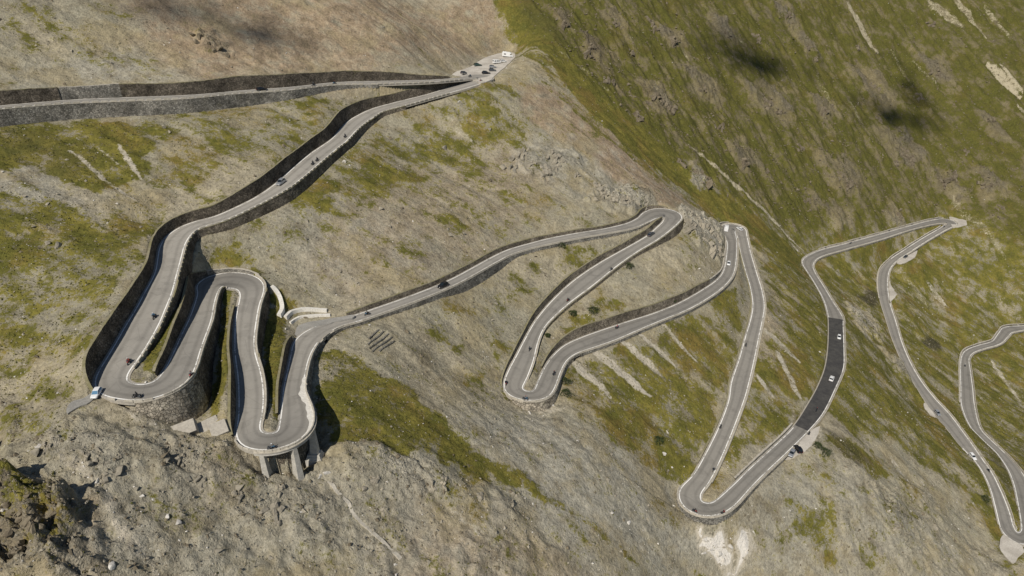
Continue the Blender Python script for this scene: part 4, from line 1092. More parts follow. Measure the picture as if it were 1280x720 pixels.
def car_meshes(kind):
    if kind in CARS: return CARS[kind]
    if kind in ('hatch', 'suv', 'estate'):
        L, W, zb, hood, belt, roof = {'hatch': (4.1, .88, .22, .82, .92, 1.46), 'suv': (4.6, .93, .3, 1.02, 1.08, 1.74), 'estate': (4.7, .90, .22, .80, .92, 1.46)}[kind]
        f = L/2
        body = loft([body_ring(-f, W*.86, zb+.14, belt*.78, .14), body_ring(-f+.12, W*.95, zb, belt-.02, .1), body_ring(-f+.9, W, zb, belt), body_ring(.25, W, zb, belt), body_ring(.85, W, zb, hood+.03), body_ring(f-.55, W*.98, zb, hood-.07, .12), body_ring(f-.1, W*.9, zb, hood-.16, .16), body_ring(f, W*.8, zb+.12, hood-.3, .16)])
        rb_ = -f+.25 if kind != 'hatch' else -f+.2
        g = lambda x, hw, z: [(x, -hw, z), (x, hw, z)]
        x0, x1, x2, x3 = rb_, rb_+.45, .0, .95
        V = [(x0, -W*.9, belt-.02), (x0, W*.9, belt-.02), (x3, W*.9, belt-.05), (x3, -W*.9, belt-.05), (x1, -W*.74, roof-.04), (x1, W*.74, roof-.04), (x2+.1, W*.74, roof-.04), (x2+.1, -W*.74, roof-.04)]
        F = [(0, 1, 5, 4), (1, 2, 6, 5), (2, 3, 7, 6), (3, 0, 4, 7), (4, 5, 6, 7)]
        glass = [(V, F)]
        rf = loft([body_ring(x1-.12, W*.72, roof-.06, roof-.01, .02), body_ring(x1+.2, W*.76, roof-.06, roof+.03, .03), body_ring(x2-.2, W*.76, roof-.06, roof+.03, .03), body_ring(x2+.16, W*.72, roof-.07, roof-.02, .02)])
        # pillars join roof and body
        pil = []
        for s in (-1, 1):
            for xa, xb in ((x0, x1), (x3, x2+.1), (-.35, -.35)):
                pil.append(loft([[(xa-.05, s*W*.91, belt-.03), (xa+.05, s*W*.91, belt-.03), (xa+.05, s*W*.87, belt-.03), (xa-.05, s*W*.87, belt-.03)], [(xb-.05, s*W*.76, roof-.03), (xb+.05, s*W*.76, roof-.03), (xb+.05, s*W*.72, roof-.03), (xb-.05, s*W*.72, roof-.03)]]))
        rf = merge([rf]+pil)
        wr, wx_ = (.31, (f-.78, -f+.8)) if kind != 'suv' else (.37, (f-.85, -f+.9))
        rest = dict(wheels=(wr, wx_, W-.1), lamps=(f-.09, hood-.26, W*.62), tails=(-f-.005, belt*.72, W*.66))
    else:                                     # van / camper
        L, W, H = {'van': (5.0, .98, 2.0), 'camper': (6.4, 1.12, 2.75), 'smallvan': (4.2, .92, 1.85)}[kind]
        f = L/2
        if kind == 'camper':
            body = merge([loft([body_ring(-f, W, .42, H-.1, .1), body_ring(-f+.1, W, .35, H, .1), body_ring(.9, W, .35, H, .1), body_ring(1.5, W*.98, 1.7, H-.05, .12), body_ring(2.0, W*.92, 1.9, H-.35, .14)]),
                          loft([body_ring(.8, W*.9, .3, 1.95, .1), body_ring(1.9, W*.88, .3, 1.3, .1), body_ring(f-.25, W*.86, .3, 1.12, .12), body_ring(f, W*.76, .4, .95, .14)])])
            glass = loft([[(1.35, -W*.83, 1.3), (1.35, W*.83, 1.3), (1.35, W*.8, 1.92), (1.35, -W*.8, 1.92)], [(2.25, -W*.83, 1.24), (2.25, W*.83, 1.24), (1.75, W*.78, 1.9), (1.75, -W*.78, 1.9)]])
            win = []
            for s in (-1, 1): win.append(box_geo(-2.2, -.9, s*W-.02*(s < 0), s*W+.02*(s > 0)+.001, 1.35, 1.95))
            glass = [glass]+win
            rf = merge([box_geo(-1.6, -.8, -.4, .4, H, H+.14, (.9, .9)), box_geo(-2.8, -2.1, -.35, .35, H, H+.12, (.9, .9))])
        else:
            body = loft([body_ring(-f, W*.94, .3, H-.1, .1), body_ring(-f+.12, W, .25, H, .1), body_ring(f-1.9, W, .25, H, .12), body_ring(f-1.5, W, .25, H-.08, .16), body_ring(f-.85, W, .25, 1.12, .1), body_ring(f-.15, W*.92, .25, .98, .12), body_ring(f, W*.82, .38, .8, .14)])
            glass = ([loft([[(f-1.52, -W*.84, H-.12), (f-1.52, W*.84, H-.12), (f-1.50, W*.84, H-.10), (f-1.5, -W*.84, H-.1)], [(f-.84, -W*.86, 1.15), (f-.84, W*.86, 1.15), (f-.80, W*.86, 1.14), (f-.8, -W*.86, 1.14)]])]
                          + [box_geo(x_-.45, x_+.45, s*W-.012*(s < 0), s*W+.012*(s > 0)+.001, 1.15, H-.3) for s in (-1, 1) for x_ in (f-1.75, f-2.85, -f+.75)]+[box_geo(-f-.012, -f+.002, -W*.7, W*.7, 1.15, H-.3)])
            rf = merge([box_geo(-f+.5, f-2.1, -W*.72, -W*.66, H, H+.06), box_geo(-f+.5, f-2.1, W*.66, W*.72, H, H+.06)])
        rest = dict(wheels=(.34, (f-.95, -f+1.0), W-.12), lamps=(f-.06, .72, W*.66), tails=(-f-.01, .95, W*.8))
    bm_ = py_mesh('body', *body, M['white'])
    bm2 = bmesh.new(); bm2.from_mesh(bm_); bmesh.ops.recalc_face_normals(bm2, faces=bm2.faces); bm2.to_mesh(bm_); bm2.free()
    gm = [py_mesh('window', *g_, M['glass']) for g_ in glass]; rm = py_mesh('roof', *rf, M['white'])
    lm = py_mesh('headlight', *box_geo(-.06, .1, -.16, .16, -.07, .07, (.8, .8)), M['lamp']); tm = py_mesh('tail_light', *box_geo(-.03, .03, -.1, .1, -.12, .12), M['tail'])
    CARS[kind] = (bm_, gm, rm, lm, tm, rest)
    return CARS[kind]
def orient(o, i, flip, yaw=0.0):
    t = Vector(RTAN[i])*(-1 if flip else 1)
    t = Matrix.Rotation(yaw, 3, 'Z')@t
    x = t.normalized(); y = Vector((0, 0, 1)).cross(x).normalized(); z = x.cross(y)
    o.rotation_euler = Matrix((x, y, z)).transposed().to_euler()
def road_spot(px, py, up=.0):
    i = road_near_px(px, py)
    z = RC[i, 2]+.025
    p = on_plane(px, py, z+up)
    i = int(np.argmin(((RC[:, :2]-p[:2])**2).sum(1)+(np.abs(np.arange(NS)-i) > 60)*1e6))
    z = RC[i, 2]+.03
    p = on_plane(px, py, z+up)
    return Vector((p[0], p[1], z)), i
def car(px, py, kind, colour, label, flip=False, yaw=0.0, group=None, name=None, lift=0.0):
    p, i = road_spot(px, py, .7)
    bm_, gm, rm, lm, tm, rest = car_meshes(kind)
    root = empty(name or {'van': 'van', 'smallvan': 'van', 'camper': 'camper_van'}.get(kind, 'car'), p+Vector((0, 0, lift)))
    orient(root, i, flip, yaw)
    tag(root, label, {'van': 'van', 'smallvan': 'van', 'camper': 'camper van'}.get(kind, 'car'), group)
    link('body', bm_, root, M[colour]); [link('window', g_, root) for g_ in gm]
    link('roof', rm, root, M['blue' if kind == 'smallvan' else colour])
    r, xs, y = rest['wheels']
    for x in xs:
        for s in (-1, 1): wheel(root, x, s*y, r, .22)
    for s in (-1, 1):
        x, z, yy = rest['lamps']; o = link('headlight', lm, root); o.location = (x, s*yy, z)
        x, z, yy = rest['tails']; o = link('tail_light', tm, root); o.location = (x, s*yy, z)
    return root
car(351, 227.5, 'suv', 'silver', 'silver car driving close to the dark retaining wall')
car(553.5, 356.5, 'suv', 'black', 'black car on the long road above the grey fill wall', flip=True)
car(814, 292, 'estate', 'grey', 'dark car just below the crag hairpin', flip=True)
car(911, 329, 'hatch', 'white', 'white car climbing the bend below the white camper', flip=True)
car(908, 286.5, 'camper', 'white', 'white camper rounding the tight hairpin under the crags')
car(924.5, 285.5, 'hatch', 'white', 'white car on the outside of the hairpin with the camper', flip=True)
car(1049, 421, 'hatch', 'white', 'small white car on the black surfacing close to the parapet', flip=True)
car(1039.7, 473, 'suv', 'white', 'white car in the middle of the black surfacing')
car(990, 566, 'estate', 'silver', 'silver car parked on the gravel lay-by below the black surfacing', flip=True, yaw=.15)
car(998, 561, 'suv', 'black', 'black car parked behind the silver car on the gravel lay-by', yaw=.9)
car(1172, 515.5, 'hatch', 'silver', 'silver car on the long descending road beside the slim lay-by')
car(1216, 570, 'estate', 'white', 'white car on the long descending road, farther downhill', flip=False)
_w = car(120, 490.5, 'hatch', 'white', 'small white car with blue reflection painted on its windows at the edge of the leftmost hairpin')
_w.rotation_euler = (0, 0, R(-82)); _w.scale = (.9, .9, .9)
for c_ in _w.children:
    if c_.name.startswith('window'): c_.material_slots[0].link = 'OBJECT'; c_.material_slots[0].material = M['blue']  # blue reflection in the windscreen, painted as a flat colour on the windows
car(327, 111, 'estate', 'black', 'black car on the topmost road')
G = 'vehicles in the car park'
car(597, 80.5, 'estate', 'green', 'dark green car alone in the middle of the car park', group=G, yaw=.5)
car(579.5, 90.5, 'hatch', 'grey', 'dark grey car at the car park entrance by the bank', group=G, yaw=.3)
car(607.5, 90.5, 'estate', 'black', 'black car at the lower end of the parked row', group=G, yaw=.4)
car(615.5, 87, 'hatch', 'grey', 'grey car second in the parked row', group=G, yaw=.4)
car(615.8, 83, 'hatch', 'silver', 'silver car beside the grey one in the parked row', group=G, yaw=.4)
car(621, 77.5, 'van', 'white', 'white van in the parked row of the car park', group=G, yaw=.8)
car(629, 76, 'hatch', 'white', 'white car next to the white van in the car park', group=G, yaw=.8)
car(634.5, 69.5, 'camper', 'white', 'long white camper at the far end of the car park', group=G, yaw=.2)
car(1132, 320.5, 'hatch', 'grey', 'dark car parked on the lay-by bulging from the far road')

# motorcycles and riders
def tube_geo(pts, r, n=6):
    pts = [Vector(p) for p in pts]; rings = []
    for j, p in enumerate(pts):
        d = (pts[min(j+1, len(pts)-1)]-pts[max(j-1, 0)]).normalized()
        a = d.orthogonal().normalized(); b_ = d.cross(a)
        rr = r[j] if isinstance(r, (list, tuple)) else r
        rings.append([tuple(p+a*rr*math.cos(2*math.pi*k/n)+b_*rr*math.sin(2*math.pi*k/n)) for k in range(n)])
    return loft(rings)
def ell(cx_, cy_, cz_, rx, ry, rz, nu=8, nv=5):
    rings = [[(cx_+rx*math.cos(math.pi*(v/nv-.5))*math.cos(2*math.pi*u/nu), cy_+ry*math.cos(math.pi*(v/nv-.5))*math.sin(2*math.pi*u/nu), cz_+rz*math.sin(math.pi*(v/nv-.5))) for u in range(nu)] for v in range(nv+1)]
    rings[0] = [(cx_+(a-cx_)*.1, cy_+(b_-cy_)*.1, cz_-rz) for a, b_, c in rings[1]]; rings[-1] = [(cx_+(a-cx_)*.1, cy_+(b_-cy_)*.1, cz_+rz) for a, b_, c in rings[1]]
    return loft(rings)
MC = dict(
    frame=py_mesh('frame', *merge([ell(0, 0, .48, .42, .17, .22), tube_geo([(.62, 0, .32), (.52, 0, .62), (.40, 0, .95)], [.05, .05, .045]), tube_geo([(-.72, .09, .33), (-.2, .1, .42)], .04), box_geo(-1.0, -.4, -.11, .11, .62, .76, (.8, .8))]), M['black'], True),
    tank=py_mesh('fuel_tank', *merge([ell(.18, 0, .83, .34, .19, .17), ell(.55, 0, .88, .22, .2, .2)]), M['black'], True),
    seat=py_mesh('seat', *merge([ell(-.32, 0, .80, .42, .16, .08)]), M['cloth_black'], True),
    bar=py_mesh('handlebar', *tube_geo([(.20, -.40, 1.03), (.36, -.2, 1.06), (.38, 0, 1.02), (.36, .2, 1.06), (.20, .40, 1.03)], .028), M['black'], True),
    screen=py_mesh('windscreen', *loft([[(.62, -.2, .98), (.62, .2, .98), (.64, .2, .98), (.64, -.2, .98)], [(.44, -.16, 1.26), (.44, .16, 1.26), (.46, .16, 1.26), (.46, -.16, 1.26)]]), M['glass']),
    case=py_mesh('pannier', *box_geo(-.28, .28, -.12, .12, -.2, .2, (.95, .9)), M['grey']),
    exhaust=py_mesh('exhaust', *tube_geo([(.1, -.18, .35), (-.4, -.22, .38), (-.85, -.22, .45)], [.04, .05, .065]), M['steel'], True))
def rider_mesh():
    me = bpy.data.meshes.new('rider_skeleton')
    J = [((-.30, 0, .90), .155), ((-.24, 0, 1.08), .15), ((-.14, 0, 1.28), .18), ((-.06, 0, 1.42), .13), ((0, 0, 1.52), .062), ((.03, 0, 1.58), .07)]
    E_ = [(i, i+1) for i in range(5)]
    for s in (-1, 1):
        b0 = len(J)
        J += [((-.08, s*.19, 1.38), .085), ((.06, s*.30, 1.18), .058), ((.22, s*.36, 1.08), .045), ((.30, s*.36, 1.06), .036)]
        E_ += [(3, b0), (b0, b0+1), (b0+1, b0+2), (b0+2, b0+3)]
        b1 = len(J)
        J += [((-.26, s*.13, .87), .11), ((.12, s*.24, .80), .078), ((-.02, s*.24, .50), .062), ((-.10, s*.23, .36), .05), ((.06, s*.24, .31), .042)]
        E_ += [(0, b1), (b1, b1+1), (b1+1, b1+2), (b1+2, b1+3), (b1+3, b1+4)]
    me.from_pydata([j[0] for j in J], E_, [])
    o = bpy.data.objects.new('rider_skeleton', me); COL.objects.link(o)
    md = o.modifiers.new('skin', 'SKIN')
    for v, j in zip(me.skin_vertices[0].data, J):
        v.radius = (j[1], j[1])
    me.skin_vertices[0].data[0].use_root = True
    o.modifiers.new('sub', 'SUBSURF').levels = 1
    dg = bpy.context.evaluated_depsgraph_get()
    r_ = bpy.data.meshes.new_from_object(o.evaluated_get(dg))
    bpy.data.objects.remove(o); bpy.data.meshes.remove(me)
    r_.name = 'rider_body'
    r_.materials.clear(); r_.materials.append(M['cloth_black']); r_.materials.append(M['cloth_black'])
    for p in r_.polygons:
        p.material_index = 1 if p.center.z < .98 and p.center.x > -.6 and abs(p.center.y) < .3 else 0
        p.use_smooth = True
    return r_
RIDER = rider_mesh()
HELM = py_mesh('helmet', *ell(.05, 0, 1.67, .15, .125, .15, 10, 6), M['black'], True)
VISOR = py_mesh('visor', *ell(.125, 0, 1.675, .09, .105, .055, 8, 4), M['glass'], True)
HAND = py_mesh('glove', *merge([ell(.27, 0, 0, .055, .04, .03)]+[tube_geo([(.30, -.03+.02*k, .01), (.345-.004*abs(k-1), -.03+.02*k, .005), (.345-.004*abs(k-1), -.03+.02*k, -.03)], [.011, .011, .009], 5) for k in range(4)]+[tube_geo([(.26, .04, 0), (.29, .055, -.02), (.31, .045, -.03)], [.012, .011, .009], 5)]), M['cloth_black'], True)
def moto(px, py, label, where, coat='cloth_black', bike='black', flip=False, helmet='white', rider=True, yaw=0.0):
    p, i = road_spot(px, py, .75)
    root = empty('motorcycle', p); orient(root, i, flip, yaw)
    tag(root, label, 'motorcycle', 'motorcycles on the pass road')
    link('frame', MC['frame'], root); link('fuel_tank', MC['tank'], root, M[bike]); link('seat', MC['seat'], root)
    link('handlebar', MC['bar'], root); link('windscreen', MC['screen'], root); link('exhaust', MC['exhaust'], root)
    for s in (-1, 1):
        c = link('pannier', MC['case'], root); c.location = (-.62, s*.34, .6)
    wheel(root, .72, 0, .32, .12); wheel(root, -.70, 0, .32, .16)
    if not rider: return
    r_ = empty('person', p); r_.rotation_euler = root.rotation_euler
    tag(r_, where, 'person', 'motorcycle riders on the pass road')
    link('body', RIDER, r_, M[coat]); h = link('helmet', HELM, r_, M[helmet]); link('visor', VISOR, h)
    for s in (-1, 1):
        g = link('glove', HAND, r_); g.location = (.02, s*.36, 1.055)
        if s < 0: g.scale = (1, -1, 1)
MOT = [(192, 394.5, 'motorcycle under a rider in blue above the leftmost hairpin', 'cloth_blue', 0), (160.5, 451, 'motorcycle under a rider in red entering the leftmost hairpin', 'cloth_red', 0),
       (170, 494, 'motorcycle at the outer edge of the leftmost hairpin', 'cloth_black', 1), (238.5, 468, 'motorcycle by the parapet leaving the leftmost hairpin', 'cloth_grey', 1),
       (339, 558.5, 'motorcycle at the outer rim of the pier hairpin', 'cloth_grey', 0), (391, 203.5, 'lower of two motorcycles side by side uphill from the silver car', 'cloth_black', 1),
       (396.5, 199, 'upper of two motorcycles side by side uphill from the silver car', 'cloth_black', 1), (431.5, 169.5, 'lone motorcycle on the bend farther above the silver car', 'cloth_black', 1),
       (391.5, 105.5, 'motorcycle on the topmost road behind another one', 'cloth_black', 1), (418, 103.5, 'leading motorcycle on the topmost road', 'cloth_black', 1), (587.5, 94.6, 'motorcycle turning at the car park entrance', 'cloth_black', 0),
       (601, 100.5, 'motorcycle on the road just below the car park', 'cloth_grey', 0), (458.5, 391.5, 'motorcycle near the grey gravel lay-by on the long road', 'cloth_black', 1),
       (764, 336, 'motorcycle on the diagonal road nearest the crag hairpin', 'cloth_black', 0), (710, 374.5, 'motorcycle halfway down the diagonal road', 'cloth_black', 0), (662, 435.5, 'motorcycle low on the diagonal road', 'cloth_grey', 0),
       (632.5, 478, 'motorcycle entering the central hairpin', 'cloth_black', 0), (656.5, 497.5, 'motorcycle at the apex of the central hairpin', 'cloth_grey', 0), (692.5, 466, 'motorcycle leaving the central hairpin uphill', 'cloth_black', 0),
       (771.5, 408.5, 'motorcycle under the tall brown stone wall', 'cloth_red', 0), (932.5, 430.5, 'motorcycle high on the steep straight road', 'cloth_black', 1), (901, 532.5, 'motorcycle low on the steep straight road', 'cloth_black', 1),
       (892, 586.5, 'motorcycle on the inside approaching the spoil heap hairpin', 'cloth_black', 0), (868.5, 638, 'first of two motorcycles in the hairpin above the spoil heap', 'cloth_black', 0), (904, 640, 'second of two motorcycles in the hairpin above the spoil heap', 'cloth_black', 0),
       (1021, 512, 'motorcycle at the lower end of the black surfacing', 'cloth_black', 0), (1011.5, 541.5, 'motorcycle standing at the corner of the gravel lay-by', 'cloth_black', 0), (1063.5, 303.5, 'motorcycle on the road to the farthest hairpin', 'cloth_black', 0),
       (1180, 283, 'motorcycle in the farthest hairpin', 'cloth_black', 0), (1206.5, 456.5, 'motorcycle on the lowest road', 'cloth_grey', 0), (1236, 587.5, 'motorcycle on the long descending road past the white car', 'cloth_black', 0)]
for px, py, lb, coat, fl in MOT:
    who = {'cloth_blue': 'rider in a blue jacket', 'cloth_red': 'rider in a red jacket', 'cloth_grey': 'rider in grey', 'cloth_black': 'rider in black'}[coat]
    rest = lb.split('motorcycle', 1)[1].strip() if lb.startswith('motorcycle') else 'on '+lb.replace('two motorcycles side by side', 'the paired motorcycles')
    if rest.startswith('under a rider'): rest = rest.split(' ', 5)[5]
    moto(px, py, lb, who+' '+rest, coat, random.choice(['black', 'grey', 'red', 'blue', 'silver']), bool(fl), random.choice(['white', 'black', 'silver', 'red', 'black']))

# ------------------------------------------------------------------ shrubs
def shrub(px, py, r, label, h=.8):
    p = hit(px, py)
    root = empty('shrub', p-Vector((0, 0, .15))); tag(root, label, 'shrub', 'dark green shrubs on the slope')
    n = 520
    V = []; F = []
    for k in range(n):
        a, z_ = random.uniform(0, 6.283), random.random()
        lob = 1+.22*math.sin(3*a+px)+.15*math.sin(5*a+py)
        rr = r*lob*math.sqrt(max(0, 1-z_*z_))*random.uniform(.55, 1.0)
        c = Vector((rr*math.cos(a), rr*math.sin(a), .15+z_*r*h*random.uniform(.75, 1.05)))
        s = random.uniform(.14, .30)
        u = Vector((jit(1), jit(1), jit(.7))).normalized()*s; v = Vector((jit(1), jit(1), jit(1))).normalized()*s
        b0 = len(V); V += [c-u, c+v*.6, c+u, c-v*.6]; F.append((b0, b0+1, b0+2, b0+3))
    link('foliage', py_mesh('foliage', V, F, M['leaf']), root)
    st_ = []
    for k in range(5):
        a = k*1.3+px; st_.append(tube_geo([(0, 0, -.4), (r*.3*math.cos(a), r*.3*math.sin(a), r*.3), (r*.55*math.cos(a), r*.55*math.sin(a), r*.55)], [.07, .05, .02], 5))
    link('stem', py_mesh('stem', *merge(st_), M['twig']), root)
for a in [(701, 308, 2.3, 'round shrub between the long road and the diagonal road'), (715.5, 393, 2.0, 'smaller of two round shrubs above the brown wall'), (741, 390, 2.7, 'larger of two round shrubs above the brown wall'),
          (823, 552, 2.4, 'lone dark shrub in the grass left of the steep straight road'), (1231, 625, 2.6, 'lone shrub beside the road near the terrace'), (786, 334, 2.0, 'narrow shrub under the parapet of the diagonal road', 1.1),
          (706, 478, 2.2, 'shrub at the foot of the pale rubble wall by the central hairpin'), (707, 493, 2.4, 'second shrub at the foot of the pale rubble wall'), (1022, 558, 2.0, 'shrub on the bank beside the gravel lay-by'),
          (1032, 566, 2.4, 'larger shrub lower on the bank beside the gravel lay-by'), (684, 420, 1.2, 'tiny shrub in the wedge above the central hairpin'), (842, 378, 1.0, 'tiny shrub above the tall brown stone wall')]:
    shrub(*a)

# ------------------------------------------------------------------ rocks
def rock_mesh(seed, m, flat=.7, sub=2):
    r_ = random.Random(seed)
    bm = bmesh.new()
    bmesh.ops.create_icosphere(bm, subdivisions=sub, radius=.5)
    cuts = [(Vector((r_.gauss(0, 1), r_.gauss(0, 1), r_.gauss(0, .8))).normalized(), r_.uniform(.12, .36)) for _ in range(8)]
    sx, sy = r_.uniform(.7, 1.15), r_.uniform(.6, 1.0)
    for v in bm.verts:
        for n_, d in cuts:
            e = v.co.dot(n_)-d
            if e > 0: v.co -= n_*e
        v.co = Vector((v.co.x*sx*1.5, v.co.y*sy*1.5, v.co.z*flat*1.5))+Vector((r_.gauss(0, .012), r_.gauss(0, .012), r_.gauss(0, .012)))
    me = bpy.data.meshes.new('rock'); bm.to_mesh(me); bm.free()
    me.materials.append(m)
    return me
BOU = [rock_mesh(s, M['rock'], random.uniform(.55, .85)) for s in range(5)]
BOD = [rock_mesh(s+40, M['rock_dark'], random.uniform(.6, .9)) for s in range(4)]
BOP = [rock_mesh(s+80, M['rock_pale'], random.uniform(.5, .7)) for s in range(3)]
def place(px, py):
    """where on the mountain a rock lies, told by its neighbours"""
    if px > 640 and py < 235 and py < (px-600)*.9: return 'high on the far grassy flank' if py < 80 else ('midway up the far grassy flank' if py < 170 else 'low on the far flank above the farthest hairpin')
    if py < 105: return 'above the topmost road'
    if px < 330 and py < 240: return 'in the grass below the topmost road'
    if px < 330 and py < 480: return 'on the slope behind the tall black wall'
    if py < 250: return 'on the slope right of the silver car road'
    if py < 330 and px < 660: return 'on the scree above the long road'
    if py < 330: return 'above the crag hairpin'
    if px < 130: return 'by the dark brown crag'
    if px < 290: return 'below the leftmost hairpin'
    if px < 430: return 'below the pier hairpin'
    if px < 640: return 'below the band of olive grass' if py > 540 else 'below the long road'
    if px < 700 and py < 530: return 'at the foot of the central hairpin wall'
    if px < 850: return 'on the smooth grey scree'
    if px < 930: return 'on the white spoil heap'
    return 'on the scree below the gravel lay-by'
def boulder(p, size, pool, label, group):
    o = link('boulder', random.choice(pool)); o.location = p+Vector((0, 0, size*.12))
    o.scale = (size*random.uniform(.8, 1.3), size*random.uniform(.8, 1.2), size*random.uniform(.8, 1.1))
    o.rotation_euler = (jit(.35), jit(.35), jit(3.1))
    tag(o, label, 'boulder', group)
for px, py, s in [(145, 318, 0), (68, 310, 0), (487, 284, 1.6), (563, 295, 2.0), (580, 293, 1.2), (607, 301, 1.0), (560, 288, 1.4), (504, 176, 1.6), (517, 186, 1.4), (612, 162, 2.2), (660, 188, 2.6), (691, 190, 2.2), (698, 208, 2.4), (556, 187, 2.6),
                  (383, 299, 1.5), (394, 298, 1.3), (385, 278, 1.4), (476, 262, 2.0), (612, 377, 1.0), (592, 385, 1.0), (640, 540, .9), (720, 560, 1.0), (770, 620, 1.1), (700, 610, 1.0), (740, 680, 1.2), (810, 650, 1.0), (660, 650, 1.1),
                  (620, 380, 1.2), (205, 160, 2.0), (212, 166, 1.4), (131, 225, 1.3), (60, 306, 1.6), (72, 309, 2.4), (30, 246, 1.2), (90, 65, 1.4), (140, 80, 1.2), (125, 565, 1.6), (47, 566, 2.2), (210, 575, 1.7), (112, 582, 1.5), (150, 590, 1.9),
                  (120, 577, 1.2), (171, 612, 1.1), (222, 577, 2.0), (300, 610, 1.8), (455, 613, 1.6), (260, 640, 1.2), (330, 640, 1.5), (350, 655, 1.9), (380, 640, 1.4), (540, 605, 1.6), (556, 612, 1.8), (640, 618, 1.5), (1085, 605, 1.6), (1110, 640, 1.4),
                  (1140, 650, 1.5), (1092, 622, 1.8), (1150, 690, 1.4), (1180, 700, 1.4), (1065, 690, 1.2), (950, 690, 1.0), (985, 600, 1.0), (1050, 715, 1.6), (780, 250, 2.2), (760, 245, 1.8), (800, 256, 2.0), (745, 250, 2.4)]:
    if s: boulder(hit(px, py), s*.95, BOU, ('large' if s > 1.9 else 'medium' if s > 1.3 else 'small')+' grey boulder lying loose '+place(px, py), 'grey boulders on the slope')
for px, py, s in [(240, 44, 2.4), (250, 48, 2.6), (262, 56, 2.8), (275, 62, 3.0), (268, 66, 2.2), (284, 70, 2.0), (246, 54, 2.0), (790, 548, 1.3), (612, 226, 2.0), (10, 634, 1.8), (28, 648, 2.2), (50, 660, 1.6), (12, 668, 2.0), (62, 622, 1.4), (36, 620, 1.6)]:
    boulder(hit(px, py), s*.95, BOD, ('large' if s > 2.3 else 'small')+' dark rock block jutting out '+place(px, py), 'dark rock blocks')
for px, py, s in [(430, 203, 1.7), (437, 207, 1.4), (574, 127, 1.5), (223, 655, 1.6), (141, 708, 1.7), (178, 622, 1.2), (210, 648, 1.2), (786, 654, 1.5), (822, 680, 1.1), (765, 642, .9), (834, 540, 1.4), (830, 568, 1.5), (48, 560, 1.9), (122, 602, 1.5), (875, 670, 2.2),
                  (881, 676, 2.4), (888, 688, 2.2), (898, 694, 2.6), (905, 700, 2.2), (912, 684, 2.4), (880, 692, 1.8), (654, 512, 1.6), (662, 516, 1.5), (672, 513, 1.8), (682, 512, 1.6), (690, 508, 1.4), (400, 596, 1.6), (408, 592, 1.8), (146, 255, 1.2)]:
    boulder(hit(px, py), s, BOP, ('large' if s > 1.7 else 'small')+' pale limestone block '+place(px, py), 'pale limestone blocks')
def outcrop_mesh(seed, n=9):
    r_ = random.Random(seed); parts = []
    for k in range(n):
        L, W_, H_ = r_.uniform(1.1, 2.4), r_.uniform(.8, 1.7), r_.uniform(.6, 1.5)
        V, F = box_geo(-L/2, L/2, -W_/2, W_/2, -1.2, H_, (r_.uniform(.45, .8), r_.uniform(.35, .7)))
        e = Euler((r_.gauss(.25, .2), r_.gauss(.2, .2), r_.gauss(.4, .35)))
        c = Vector((r_.gauss(0, 1.15), r_.gauss(0, .8), 0))
        parts.append(([tuple(e.to_matrix()@Vector(v)+c+Vector((r_.gauss(0, .09), r_.gauss(0, .09), r_.gauss(0, .09)))) for v in V], F))
    me = py_mesh('outcrop', *merge(parts), M['rock'])
    bm = bmesh.new(); bm.from_mesh(me)
    bmesh.ops.bevel(bm, geom=bm.edges[:], offset=.08, segments=1, affect='EDGES')
    bmesh.ops.triangulate(bm, faces=bm.faces)
    for v in bm.verts: v.co += Vector((r_.gauss(0, .05), r_.gauss(0, .05), r_.gauss(0, .05)))
    bm.to_mesh(me); bm.free()
    return me
OUT = [outcrop_mesh(s) for s in range(6)]
def outcrop(px, py, s, label, group, dark=False):
    p = hit(px, py)
    x, y = p.x, p.y
    n_ = Vector((-(float(ground_z(np.array(x+2), np.array(y)))-float(ground_z(np.array(x-2), np.array(y))))/4, -(float(ground_z(np.array(x), np.array(y+2)))-float(ground_z(np.array(x), np.array(y-2))))/4, 1)).normalized()
    o = link('rock_outcrop', random.choice(OUT), None, M['rock_dark'] if dark else M['rock'])
    o.location = p-n_*.35*s
    o.rotation_euler = (n_.to_track_quat('Z', 'Y')@Euler((0, 0, random.uniform(-.5, .5)+.6)).to_quaternion()).to_euler()
    o.scale = (s*random.uniform(.8, 1.2),)*2+(s*random.uniform(.6, .9),)
    tag(o, label, 'outcrop', group)
for px, py in [(862, 268), (874, 276), (888, 286), (898, 298), (880, 296), (890, 312), (866, 284), (900, 316)]:
    outcrop(px, py, random.uniform(1.4, 2.0), 'jagged grey crag beside the hairpin with the white camper', 'crags beside the camper hairpin')
for px, py in [(752, 243), (770, 248), (786, 252), (808, 255), (650, 195), (664, 205), (684, 212), (700, 200), (690, 195), (720, 220), (745, 232), (640, 210)]:
    outcrop(px, py, random.uniform(1.1, 1.8), 'grey rock outcrop on the scree '+place(px, py), 'outcrops above the crag hairpin')
for px, py in [(820, 120), (832, 130), (812, 132), (840, 138), (742, 58), (733, 70), (772, 30), (815, 28), (818, 38), (905, 40), (870, 215), (885, 225), (852, 205), (1010, 60), (1020, 75), (1130, 190), (1140, 200), (1120, 205), (1092, 108), (1170, 92), (960, 130),
               (975, 140), (1050, 220), (1062, 232), (1180, 230), (1192, 222), (1230, 232), (880, 112), (930, 205), (1126, 272), (842, 52), (705, 32), (985, 20), (1030, 140), (948, 48), (1150, 120), (1240, 150), (900, 160), (960, 215), (1000, 185), (1072, 60),
               (1160, 30), (790, 66), (800, 150), (760, 100), (1100, 150), (1210, 190), (1250, 260), (1010, 250)]:
    outcrop(px, py, random.uniform(1.3, 2.4), 'broken dark outcrop '+place(px, py), 'outcrops on the far grassy flank', True)
for px, py in [(18, 642), (40, 655), (60, 672), (22, 690), (70, 640), (90, 690)]:
    outcrop(px, py, random.uniform(.55, .85), 'dark brown crag at the foot of the pale scree', 'dark brown crags', True)
